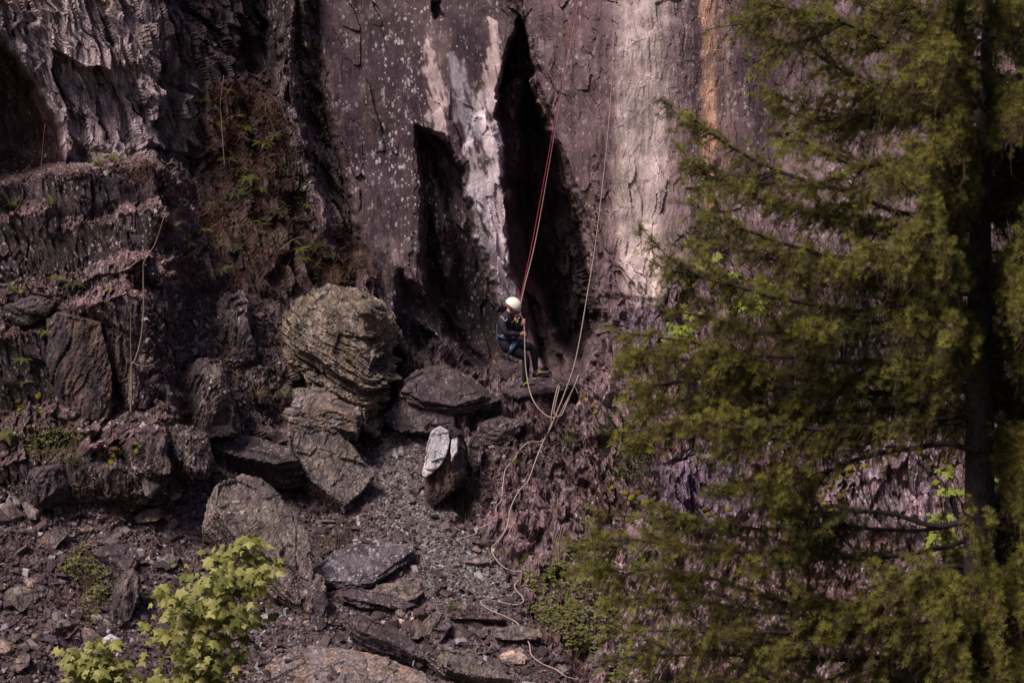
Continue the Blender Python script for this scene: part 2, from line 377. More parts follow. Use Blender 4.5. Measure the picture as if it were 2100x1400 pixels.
# recesses and ribs: (outline, soft px, depth change)
REL = [("1066 40 1090 130 1130 240 1162 340 1200 470 1212 580 1228 660 1205 700 1195 765 1120 775 1092 680 1060 560 1036 470 1040 330 1022 240 1032 160 1050 90", 5, .65),
       ("1082 180 1110 250 1158 340 1200 470 1214 600 1230 660 1205 720 1190 740 1150 700 1120 600 1090 560 1060 440 1052 370 1074 330 1072 250", 16, 1.4),
       ("1062 45 1080 90 1094 150 1085 180 1060 150 1045 170 1020 200 1036 120", 7, .6),
       ("856 262 905 282 945 350 985 500 1030 640 1040 740 1000 770 930 700 880 620 868 520 870 400", 10, 1.0),
       ("1000 235 1026 300 1034 380 1046 480 1084 600 1070 650 1030 630 1000 560 965 420 950 310 972 240", 9, -.38),
       ("868 285 885 310 915 420 935 540 915 600 890 520 872 400", 10, -.30),
       
       ("650 -1700 645 60 690 300 745 520 700 540 640 380 600 100 600 -1700", 14, .45),
       ("640 -1700 600 -1700 560 60 600 300 660 480 690 470 640 250", 16, -.35),
       ("330 -1700 350 0 420 60 500 160 560 190 590 -100 600 -1700", 30, .9),
       ("-1400 -20 0 90 60 160 110 260 135 350 60 372 -1400 420", 8, .75),
       ("820 560 860 600 950 700 1010 760 960 770 860 720 810 650", 16, .4),
       ("780 690 820 740 800 800 800 880 780 880 776 780", 10, .7),
       ("1240 520 1340 575 1400 580 1600 560 1600 640 1400 620 1300 610 1240 600", 10, -.12),
       ("1195 700 1240 660 1400 600 1700 640 1700 780 1330 900 1240 880 1190 800", 34, -.30),
       ("1175 835 1230 790 1260 900 1190 900", 10, -.2),
       ("1650 1040 1720 980 1800 900 1850 880 1910 950 1960 1000 1960 1090 1800 1100 1650 1080", 30, -.35),
       ("1360 960 1420 930 1500 960 1530 1060 1460 1100 1380 1080", 10, -.25),
       ("100 640 170 640 260 690 285 800 250 830 150 800 100 740", 10, .22),
       ("885 5 902 5 908 36 892 40 886 22", 4, .25)]
for s_, soft, dv in REL:
    depth = depth + dv*zone(pp(s_), soft, True)
B1 = P(GX, GY, depth)
gyd, gxd = np.gradient(depth, gy, gx); damp = 1/(1+(np.hypot(gxd, np.minimum(gyd, 0)*0+np.abs(gyd))/.035)**2)
# smooth normals of the base for displacement
def normals(Q, Xs, Ys):
    du = np.gradient(Q, axis=1); dv = np.gradient(Q, axis=0); n = np.cross(du, dv)
    n = n/(np.linalg.norm(n, axis=-1, keepdims=True)+1e-12)
    return n*np.where(n[..., 1:2] > 0, -1, 1)
cbP = P(*np.meshgrid(cx, cy), cb); cn = normals(cbP, None, None)
NB = np.stack([bil(cn[..., k], GX, GY) for k in range(3)], -1)
# foliation coordinates (s across cleavage, t down the dip)
left = X1 < np.interp(GY, [-1700, 0, 480, 900, 1900], [640, 640, 720, 620, 620])
ang = np.where(left, R(20), np.where(X1 > 1220, R(9), R(14)))
ca, sa = np.cos(ang), np.sin(ang)
wp = 0.12*fbm(B1*1.5, 50, 3)
Sx = ca*B1[..., 0]+sa*B1[..., 2]+wp; St = -sa*B1[..., 0]+ca*B1[..., 2]; Sy = B1[..., 1]
S = np.stack([Sx, Sy, St], -1)
S = S+np.stack([.05*vnoise(S*3.1, 51), .15*vnoise(S*2.1, 52), .12*vnoise(S*5, 54)], -1)
rough_w = (1-Z_smooth)*(1-Z_ground)*(1-Z_debris*.8)*(1-.7*Z_slab)
inframe = 1.0
f1, r1 = facet(S*np.array([1.5, .9, .45]), 1, 1.0); f2, r2 = facet(S*np.array([4.2, 2.2, 1.15]), 2, 1.1, full=True); f3, r3 = facet(S*np.array([11., 5, 3.0]), 3, 1.0, full=True); f4 = 1.2*fbm(S*np.array([20., 12, 5]), 4, 3)
streakn = fbm(S*np.array([7, 3, .8]), 60, 4); lump = fbm(B1*.9, 61, 4); fine = fbm(S*np.array([22, 14, 9]), 62, 3)
disp = rough_w*(.20*f1+.11*f2+.055*f3+.022*f4+.06*streakn)
fin = 1-np.abs(fbm(S*np.array([13, 5, .75]), 63, 3))*2.6; fin2 = 1-np.abs(fbm(S*np.array([5, 2.2, .5]), 64, 3))*2.4
disp += rough_w*(1-.6*Z_slope)*(.055*np.clip(fin, -1, 1)+.07*np.clip(fin2, -1, 1))
disp *= 1-.45*Z_slope
disp += Z_slope*(.07*f2+.05*f3+.02*f4+.02*streakn+.12*lump)
disp += .9*zone(pp(REL[0][0]), 6, True)*(.10*f2+.06*f3+.07*streakn+.02*f4)
disp += Z_smooth*(.075*lump+.022*streakn+.008*fine)
e2, er = facet(S*np.array([1.9, 1.2, .9]), 8, .8)
disp += Z_smooth*.035*e2*sstep(.05, .4, vnoise(B1*.8, 70))+Z_smooth*.05*f2*sstep(150, 300, Y1)*(X1 > 850)*(X1 < 1080)
disp += Z_smooth*(.030*f3+.05*f2)*sstep(440, 560, Y1)*(X1 > 1190)+Z_smooth*(.010*f3+.006*f4)*(X1 > 1040)+Z_smooth*.03*f2*sstep(.1, .5, vnoise(B1*1.1, 71))
g3, gr = facet(B1*np.array([2.6, 2.6, 3.5]), 11, .9); g4, gr4 = facet(B1*np.array([7., 7, 9.]), 12, .8); g5, gr5 = facet(B1*np.array([17., 17, 22.]), 13, .8)
gd = .13*lump+.09*g3*sstep(-.2, .5, vnoise(B1*.7, 15))+.030*g4+.014*g5+.008*vnoise(B1*40, 21)
disp += np.maximum(Z_ground, Z_debris*.8)*gd
disp += LEDTOP*(.02*g5)
fade = sstep(-1400, -500, GX)*(1-sstep(2700, 3500, GX))
disp *= damp*(1-.45*lf*(1-LEDTOP))
V = B1+NB*disp[..., None]
# ------------------------------------------------------------------ rock colours: stains, beds and darker zones, with recess shade painted in
Cc = np.ones(GX.shape+(3,))*np.array([.105, .088, .092])
n_l = fbm(S*np.array([3, 2, .6]), 80, 4); n_m = fbm(B1*1.3, 81, 4); n_s = fbm(S*np.array([9, 5, 1.6]), 82, 4)
n_k = fbm(S*np.array([17, 9, 1.9]), 83, 4); n_k2 = fbm(B1*7, 84, 3)
def sk(m, b=0.0): return sstep(.30, .68, m*.72+.85*n_k+.45*n_k2+b)*sstep(0, .25, m)
def lay(m, c):
    global Cc
    m = np.clip(m, 0, 1)[..., None]; Cc = Cc*(1-m)+np.array(c)*m
def stroke(s_, warp=1.0):
    """soft band along a line of (x, y, halfwidth)"""
    q = [float(t) for t in s_.split()]; q = np.array(q).reshape(-1, 3); out = np.zeros(GX.shape)
    X = GX+WX*warp; Y = GY+WY*warp
    for a, b in zip(q[:-1], q[1:]):
        e = b[:2]-a[:2]; t = np.clip(((X-a[0])*e[0]+(Y-a[1])*e[1])/(e@e), 0, 1)
        d = np.hypot(X-a[0]-t*e[0], Y-a[1]-t*e[1])/(a[2]+(b[2]-a[2])*t); out = np.maximum(out, 1-sstep(.35, 1.0, d))
    return out
lay(left*.9*sstep(-.2, .4, n_l), (.13, .11, .10))
lay(zone(pp("-1400 -1700 -1400 -40 0 80 60 160 130 345 290 350 380 330 420 200 330 60 330 -1700"), 30)*.95, (.24, .235, .225))
lay(zone(pp("-1400 -1700 -1400 -40 0 80 60 160 130 345 290 350 380 330 420 200 330 60 330 -1700"), 20)*sstep(.05, .35, n_s)*.8, (.27, .26, .245))
lay(zone(pp("-1400 -1700 -1400 -40 0 80 60 160 130 345 290 350 330 330 300 200 280 60 280 -1700"), 20)*sstep(.22, .4, n_m)*.7, (.27, .19, .10))
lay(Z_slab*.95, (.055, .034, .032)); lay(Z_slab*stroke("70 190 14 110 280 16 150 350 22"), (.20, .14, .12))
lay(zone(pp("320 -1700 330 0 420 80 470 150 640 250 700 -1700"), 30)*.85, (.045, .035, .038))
lay(zone(pp("560 150 620 140 680 330 720 480 640 470 590 330"), 20)*.75*sstep(-.3, .3, n_s), (.20, .18, .18))
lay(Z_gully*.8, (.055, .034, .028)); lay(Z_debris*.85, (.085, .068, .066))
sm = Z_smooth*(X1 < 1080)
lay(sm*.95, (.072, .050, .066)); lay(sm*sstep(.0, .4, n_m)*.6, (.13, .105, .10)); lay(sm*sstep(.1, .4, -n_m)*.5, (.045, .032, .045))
lay(zone(pp("860 30 900 60 1060 40 1040 120 1020 240 1000 260 940 250 880 180"), 24)*sstep(-.4, .2, n_m)*.7, (.20, .165, .15))
lay(sk(stroke("1000 40 12 1010 100 26 1012 180 40 1000 260 56"))*.85, (.55, .50, .45))
lay(sk(stroke("880 90 20 890 150 30 895 210 34 906 275 22 910 292 8"), -.03)*.8, (.52, .47, .43))
lay(sk(stroke("925 130 30 960 230 50 985 320 35"), -.05)*.75, (.34, .37, .41))
lay(sk(stroke("1000 200 26 1008 300 32 1012 380 28 1022 470 22 1035 560 16"), .08), (.62, .60, .59))
lay(sk(stroke("960 300 24 985 400 34 1000 500 40 1030 580 34 1065 640 22"), -.05)*.8, (.52, .53, .56))
lay(sk(stroke("920 330 14 960 470 20 1000 560 20 1030 640 16"), -.05)*.7, (.24, .22, .23))
lay(sk(stroke("872 300 10 890 400 20 925 520 22 920 600 14"), .05)*.8, (.24, .19, .16))
lay(sk(stroke("800 500 30 850 560 36 880 640 30"), -.08)*.7, (.24, .2, .19))
lay(sk(stroke("1030 620 16 1050 700 20 1075 780 14"))*.8, (.30, .27, .27))
lay(stroke("985 700 8 1000 740 8 1015 780 6")*.6, (.26, .22, .22)); lay(stroke("1130 600 30 1150 720 30")*.5, (.12, .09, .09))
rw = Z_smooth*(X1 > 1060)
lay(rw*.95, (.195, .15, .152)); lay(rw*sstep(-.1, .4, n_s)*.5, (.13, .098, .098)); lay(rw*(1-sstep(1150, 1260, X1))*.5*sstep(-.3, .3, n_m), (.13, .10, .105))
lay(stroke("1320 -1700 70 1320 0 75 1320 250 80 1310 480 80 1330 600 60", .7)*.9, (.50, .465, .41))
lay(stroke("1400 -1700 40 1400 0 30 1400 200 40 1390 400 50 1390 560 60", .5)*.6, (.32, .26, .24))
lay(stroke("1450 -1700 26 1452 0 24 1450 150 26 1452 300 26 1455 440 14", .35)*.9, (.50, .345, .22))
lay(stroke("1485 0 18 1490 200 20 1490 400 16", .5)*.6, (.33, .25, .2))
lay(stroke("1560 -300 40 1560 0 40 1560 200 45 1560 360 50", .8)*.9, (.095, .068, .078)); lay(stroke("1425 -200 14 1428 0 14 1426 300 14 1420 500 10", .5)*.7, (.11, .085, .10))
lay(zone(pp("1600 -1700 1600 500 3500 500 3500 -1700"), 40)*.6*sstep(-.3, .3, n_l), (.26, .22, .21))
cave = zone(pp(REL[0][0]), 9, True); lay(zone(pp('860 285 900 300 960 480 1010 600 1060 660 1080 780 960 780 820 700 800 640 850 600 880 560'), 20)*.9, (.042, .030, .038)); lay(cave*.9, (.092, .070, .076)); lay(zone(pp(REL[1][0]), 16, True)*.75, (.05, .038, .044))  # dark cave rock, with deep shade painted into the cave and left recess
lay(sk(stroke("1085 130 8 1130 260 10 1165 370 14 1200 480 14 1212 560 10", .2), .05)*.8, (.30, .24, .22))
lay(zone(pp("1195 700 1240 660 1400 600 1700 640 1700 780 1330 900 1240 880 1190 800"), 16)*.9, (.23, .18, .175)); lay(zone(pp("1270 640 1380 610 1420 700 1300 760"), 16)*.8, (.17, .15, .20))
sl = Z_slope*(1-zone(pp("1195 700 1240 660 1400 600 1700 640 1700 780 1330 900 1240 880 1190 800"), 16))
lay(sl*.9, (.125, .095, .092)); lay(sl*sstep(.05, .4, n_s)*.8, (.21, .175, .175)); lay(sl*sstep(.1, .35, n_m)*.7, (.095, .062, .045)); lay(sl*sstep(.1, .4, -n_m)*.4, (.15, .12, .15))
lay(zone(pp("1640 1050 1720 970 1800 880 1850 870 1910 940 1970 1000 1960 1090 1800 1110 1650 1080"), 16)*.75*sstep(-.6, .2, n_s), (.22, .20, .22))
lay(zone(pp("1340 960 1420 920 1520 950 1540 1060 1460 1110 1360 1090"), 16)*.8, (.14, .12, .17))
lay(np.maximum(Z_ground, 0)*.95, (.125, .102, .10)); lay(Z_ground*sstep(.0, .35, n_m)*.6, (.085, .062, .060)); lay(Z_ground*stroke("820 900 60 830 1000 60 880 1100 80 900 1200 110 930 1300 120 1000 1400 120")*.7, (.21, .185, .185))
lay(Z_ground*(gr4 > .8)*.5, (.20, .185, .19))
lay(Z_ground*(1-sstep(300, 500, X1))*.5*sstep(-.2, .3, -n_m), (.075, .045, .042))
lay(lf*(1-LEDTOP)*.7, (.060, .046, .054)); lay(LEDTOP*.8, (.16, .115, .105)); lay(lf*(1-LEDTOP)*sstep(.0, .25, n_m)*.6, (.05, .04, .045))  # ledge faces coloured darker, ledge tops lighter
Cc *= np.array([.64, .50, .57])+np.clip(Cc.mean(-1, keepdims=True)-.15, 0, .2)*1.4
Cc *= (1+.22*(r2-.5)+(.25*(r3-.5)+.5*(r2-.5)+.35*(r1-.5))*rough_w)[..., None]
Cc *= (1+.55*zone(pp('-1400 -1700 -1400 -40 0 80 60 160 130 345 290 350 330 330 300 200 300 60 280 -1700'), 30)*1.3+.5*sl)[..., None]
lich = np.clip(.25+.75*lf+.9*zone(pp("540 0 660 0 690 480 600 480"), 30)+2.2*zone(pp("720 0 850 0 880 260 870 480 820 480 760 250"), 30)+.35*sm+.5*sl+.3*rw-.9*Z_ground-.8*Z_gully-.5*Z_debris-1.0*cave
               +1.2*stroke("850 330 14 860 420 20 855 480 16"), 0, 1.3)
crkm = np.clip(rough_w+.5*sstep(520, 620, Y1)*Z_smooth+.12+.5*Z_smooth*sstep(.15, .4, vnoise(B1*.9, 77)), 0, 1)*(1-Z_ground)
vn = V.reshape(-1, 3); nx, ny = len(gx), len(gy)
ii = np.arange(nx*ny).reshape(ny, nx); Q = np.stack([ii[:-1, :-1], ii[1:, :-1], ii[1:, 1:], ii[:-1, 1:]], -1)
reg = (Z_ground > .5)*1; reg[(Z_slope > .5) & (Z_ground <= .5)] = 2
regf = reg[:-1, :-1]
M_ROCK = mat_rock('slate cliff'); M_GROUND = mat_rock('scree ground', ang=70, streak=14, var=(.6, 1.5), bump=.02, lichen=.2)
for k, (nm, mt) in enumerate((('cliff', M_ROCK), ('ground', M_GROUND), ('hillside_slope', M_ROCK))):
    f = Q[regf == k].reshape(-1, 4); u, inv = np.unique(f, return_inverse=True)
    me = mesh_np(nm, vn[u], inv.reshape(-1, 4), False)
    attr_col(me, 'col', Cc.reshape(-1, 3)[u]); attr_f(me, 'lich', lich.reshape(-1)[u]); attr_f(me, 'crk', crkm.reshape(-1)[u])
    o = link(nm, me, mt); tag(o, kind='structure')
# surface lookup: hit(px,py) -> world point, normal on the terrain mesh seen at that photo pixel
TB = BVHTree.FromPolygons([Vector(v) for v in vn[::1].tolist()], Q[::1, ::1].reshape(-1, 4).tolist()) if False else None
def surf(px, py):
    """terrain point and normal for pixel arrays, from the displaced grid"""
    px = np.atleast_1d(np.asarray(px, float)); py = np.atleast_1d(np.asarray(py, float))
    i = np.clip(np.searchsorted(gx, px)-1, 1, nx-3); j = np.clip(np.searchsorted(gy, py)-1, 1, ny-3)
    p = V[j, i]; k = 3
    i0, i1, j0, j1 = np.maximum(i-k, 0), np.minimum(i+k, nx-1), np.maximum(j-k, 0), np.minimum(j+k, ny-1)
    n = np.cross(V[j, i1]-V[j, i0], V[j1, i]-V[j0, i]); n /= np.linalg.norm(n, axis=1, keepdims=True)+1e-9
    n *= np.where(n[:, 1:2] > 0, -1, 1)
    return p, n
def surfY(px, py): return float(surf(px, py)[0][0, 1])
# the valley floor between the camera and the quarry, and an unseen hill added behind the camera to shut out the low sky
def sheet(name, xs, ys, zf, mat, **kw):
    X, Y = np.meshgrid(xs, ys); Z = zf(X, Y); me = mesh_np(name, np.stack([X, Y, Z], -1).reshape(-1, 3),
        np.stack([(a := np.arange(X.size).reshape(X.shape))[:-1, :-1], a[:-1, 1:], a[1:, 1:], a[1:, :-1]], -1).reshape(-1, 4), True)
    o = link(name, me, mat); tag(o, kind='structure'); return o
def zval(X, Y):
    p = np.stack([X, Y, 0*X], -1)
    z = np.interp(Y, [-900, -300, -125, -60, -42, -36, -30, -22, -11, -6, 1000], [70, 72, 66, 18, 3.6, 3.2, 0, -6.6, -8.2, -12, -14])
    return z+.5*fbm(p*.15, 90, 3)+np.where(Y < -60, 4*fbm(p*.03, 91, 4), 0)
sheet('valley_ground_added_hill', np.r_[np.linspace(-900, -60, 30), np.linspace(-55, 55, 60), np.linspace(60, 900, 30)], np.r_[np.linspace(-900, -130, 25), np.linspace(-125, -5, 110), np.linspace(0, 900, 20)], zval, mat_plain('leaf litter and grass', (.035, .036, .018), nsc=1.5, amp=.5, bump=.05))
# ================================================================== boulders and slabs, each a thing of its own
AUTO = True
def hull_pts(s_, Y0, thick, lean=0.0, ridge='', shrink=.85, ex=0):
    """outline px points at depth Y0 (leaning back by `lean` m per m of height), back copy, and nearer ridge points x y dY"""
    q = np.array(pp(s_)); yb = q[:, 1].max(); c = q.mean(0); jb = q[:, 1].argmax()
    if AUTO:
        h_ = yb-q[:, 1].min(); Y0 = min(surfY(x, min(y, 1440))-lean*(yb-y)/116.0 for x, y in q if y > yb-.3*h_)-.03-ex
    def dep(y): return Y0+lean*(yb-y)/116.0
    F = P(q[:, 0], q[:, 1], dep(q[:, 1]))
    qb = c+(q-c)*shrink; Bk = P(qb[:, 0], qb[:, 1], dep(qb[:, 1])+thick)
    pts = [F, Bk]
    if ridge:
        r = np.array([float(t) for t in ridge.split()]).reshape(-1, 3)
        pts.append(P(r[:, 0], r[:, 1], dep(r[:, 1])+r[:, 2]))
    return np.concatenate(pts)
def plate_hull(s_, n, e, ex=0.0, anchor=None):
    """a slab: its upper face (px outline) on a plane with normal n resting on the slope, extruded by e"""
    q = np.array(pp(s_)); n = np.array(n, float); n /= np.linalg.norm(n); j = q[:, 1].argmax(); a = anchor or (q[j, 0], min(q[j, 1]+np.hypot(*e[1:])*60, 1440))
    Y0 = surfY(a[0], a[1])-ex
    for _ in range(2):
        A = P(q[j, 0], q[j, 1], Y0); D = P(q[:, 0], q[:, 1], 10.0)-CAM; t = ((A-CAM)@n)/(D@n); W = CAM+D*t[:, None]
        gap = np.array([surfY(x, min(y, 1440)) for x, y in q])-W[:, 1]; Y0 -= float(np.clip(-gap.min()-.05, 0, .7))
    return np.concatenate([W, W+np.array(e)*1.35])
def rock(name, label, cat, hulls, fol=(0.3, -.3, .9), amp=.05, vox=.028, seed=0, mat=None, group=None, lay_f=14, lay_a=.02, smooth=False, chisel=True):
    bm = bmesh.new()
    for h in hulls:
        vs = [bm.verts.new(p) for p in h]
        r = bmesh.ops.convex_hull(bm, input=vs)
        bmesh.ops.delete(bm, geom=[g for g in set(r['geom_interior']+r['geom_unused']) if isinstance(g, bmesh.types.BMVert)], context='VERTS')
    bmesh.ops.recalc_face_normals(bm, faces=bm.faces)
    me = bpy.data.meshes.new('tmp'); bm.to_mesh(me); bm.free()
    o = bpy.data.objects.new('tmp', me); COL.objects.link(o)
    m = o.modifiers.new('r', 'REMESH'); m.mode = 'VOXEL'; m.voxel_size = vox; m.adaptivity = 0
    dg = bpy.context.evaluated_depsgraph_get(); me2 = bpy.data.meshes.new_from_object(o.evaluated_get(dg))
    bpy.data.objects.remove(o); bpy.data.meshes.remove(me)
    n = len(me2.vertices); co = np.empty(n*3, np.float32); me2.vertices.foreach_get('co', co); co = co.reshape(-1, 3).astype(float)
    no = np.empty(n*3, np.float32); me2.vertex_normals.foreach_get('vector', no); no = no.reshape(-1, 3).astype(float)
    f = np.array(fol, float); f /= np.linalg.norm(f); a = np.cross(f, [0.2, 1, .1]); a /= np.linalg.norm(a); b = np.cross(f, a)
    cen = co.mean(0); L = (co.max(0)-co.min(0)).max()
    q = co-cen+seed*7.31; q = q+.05*np.stack([vnoise(q*3, 1), vnoise(q*3, 2), vnoise(q*3, 3)], -1)
    q3 = np.stack([q@f, q@a, q@b], -1)
    v1, _ = facet(q3*np.array([2.6, 1.1, 1.1])/max(L, .5)*2, seed+1, 1.0); v2, _ = facet(q3*np.array([9, 2.6, 2.6]), seed+2, .9); v3, _ = facet(q3*np.array([26, 7, 7]), seed+3, .9)
    # chisel flat faces: push everything beyond random planes back onto them
    rr = np.random.default_rng(seed)
    cands = [f, -f, a, -a, b, -b]+[v for v in rr.normal(size=(3, 3))]
    for k, nn in enumerate(cands if chisel else []):
        if k < 6: nn = nn+.16*rr.normal(size=3)
        nn = nn/np.linalg.norm(nn); h = (co-cen)@nn; H = np.percentile(h, 99.9); lim = H*rr.uniform(.74, .94)
        co = co-np.maximum(h-lim, 0)[:, None]*nn[None]*.93
    if chisel: co = cen+(co-cen)*1.10
    along = 1-np.abs(no@f)                      # 1 on faces that cut the beds
    _, cr = facet(q3*np.array([.6, 1.5, 1.5])*1.1/max(L, .6)*1.6, seed+6); _, cr2 = facet(q3*np.array([2, 4.5, 4.5]), seed+7)
    peel = np.floor(cr*4)/4*.055*min(L, 1.6)+np.floor(cr2*3)/3*.022
    t = (q@f)*lay_f*.75+1.3*np.sin((q@f)*lay_f*.31)+.6*fbm(q*1.6, seed+9, 3); lam = _f(_h(np.floor(t).astype(np.int64), np.zeros(n, np.int64), np.zeros(n, np.int64), seed))*2-1
    fr = t-np.floor(t); lam = lam-1.2*(np.exp(-(fr/.12)**2))
    t3 = t*3.3+.5*vnoise(q*2, seed+12); lam2 = _f(_h(np.floor(t3).astype(np.int64), np.floor(q@a*2.3).astype(np.int64), np.zeros(n, np.int64), seed+3))*2-1
    if seed == 3: hz = (co[:, 2]-co[:, 2].min())/np.ptp(co[:, 2]); along = along*(.55+1.3*sstep(.66, .42, hz+.1*vnoise(q*2, 5)))
    d = amp*(.45*v1+.35*v2)+amp*.16*v3+lay_a*(1.7*lam+.7*lam2)*np.clip(along*1.4-.4, 0, 1)*(.4+.6*np.abs(v2))-peel*np.clip(1.6*(1-along)-.4, 0, 1)+.12*amp*fbm(q*7, seed+5, 3)-1.3*lay_a*np.exp(-(fr/.10)**2)*sstep(.0, .5, vnoise(q*2.2, seed+8))*along
    co = co+no*d[:, None]
    me2.vertices.foreach_set('co', co.astype(np.float32).ravel()); me2.polygons.foreach_set('use_smooth', np.full(len(me2.polygons), smooth)); me2.update()
    me2.name = name
    o = link(name, me2, mat); base_pt = (float(cen[0]), float(cen[1]), float(co[:, 2].min())); rebase(o, base_pt)
    if label: o['kind'] = 'thing'
    return tag(o, label, cat, group)
MR_dark = mat_rock('dark slate', (.050, .033, .043), ang=60, lichen=.6, streak=8, tint=(.045, .032, .034), bump=.015)
MR_brown = mat_rock('brown slate', (.092, .075, .078), ang=-40, lichen=.5, moss=.5, streak=9, tint=(.10, .075, .065), bump=.02)
MR_grey = mat_rock('grey slate', (.135, .108, .112), ang=-35, lichen=.6, streak=8, tint=(.11, .075, .06), bump=.018)
MR_tan = mat_rock('weathered boulder stone', (.150, .122, .108), ang=-20, lichen=.7, moss=.35, streak=6, tint=(.10, .07, .05), bump=.02, lichen_col=(.44, .40, .32), tintamt=.5)
MR_pale = mat_rock('fresh pale slate face', (.42, .41, .46), ang=20, lichen=.0, streak=5, var=(.75, 1.25), tint=(.30, .27, .28), bump=.008, cr=.12)
MR_black = mat_rock('black slate', (.022, .015, .020), ang=50, lichen=.35, streak=8, tint=(.05, .03, .025), bump=.015)  # near-black stone for the darkest blocks
MR_out = mat_rock('lichen covered slate', (.058, .040, .048), ang=12, lichen=1.0, moss=.5, streak=9, tint=(.07, .05, .045), bump=.02)
MR_pink = mat_rock('pink weathered slate', (.36, .26, .23), ang=20, lichen=.2, streak=7, tint=(.30, .2, .15), bump=.01)
MR_blot = mat_rock('cream blotched slab', (.155, .130, .112), ang=-35, lichen=1.0, moss=.4, streak=7, tint=(.09, .06, .065), bump=.02, lichen_col=(.42, .37, .31), tintamt=.7, cr=.25)
MR_blue = mat_rock('blue grey lichened slab', (.085, .070, .085), ang=60, lichen=1.0, streak=7, tint=(.06, .045, .05), bump=.018, lichen_col=(.36, .38, .42), cr=.25)
F1 = (0.35, -.25, .9)
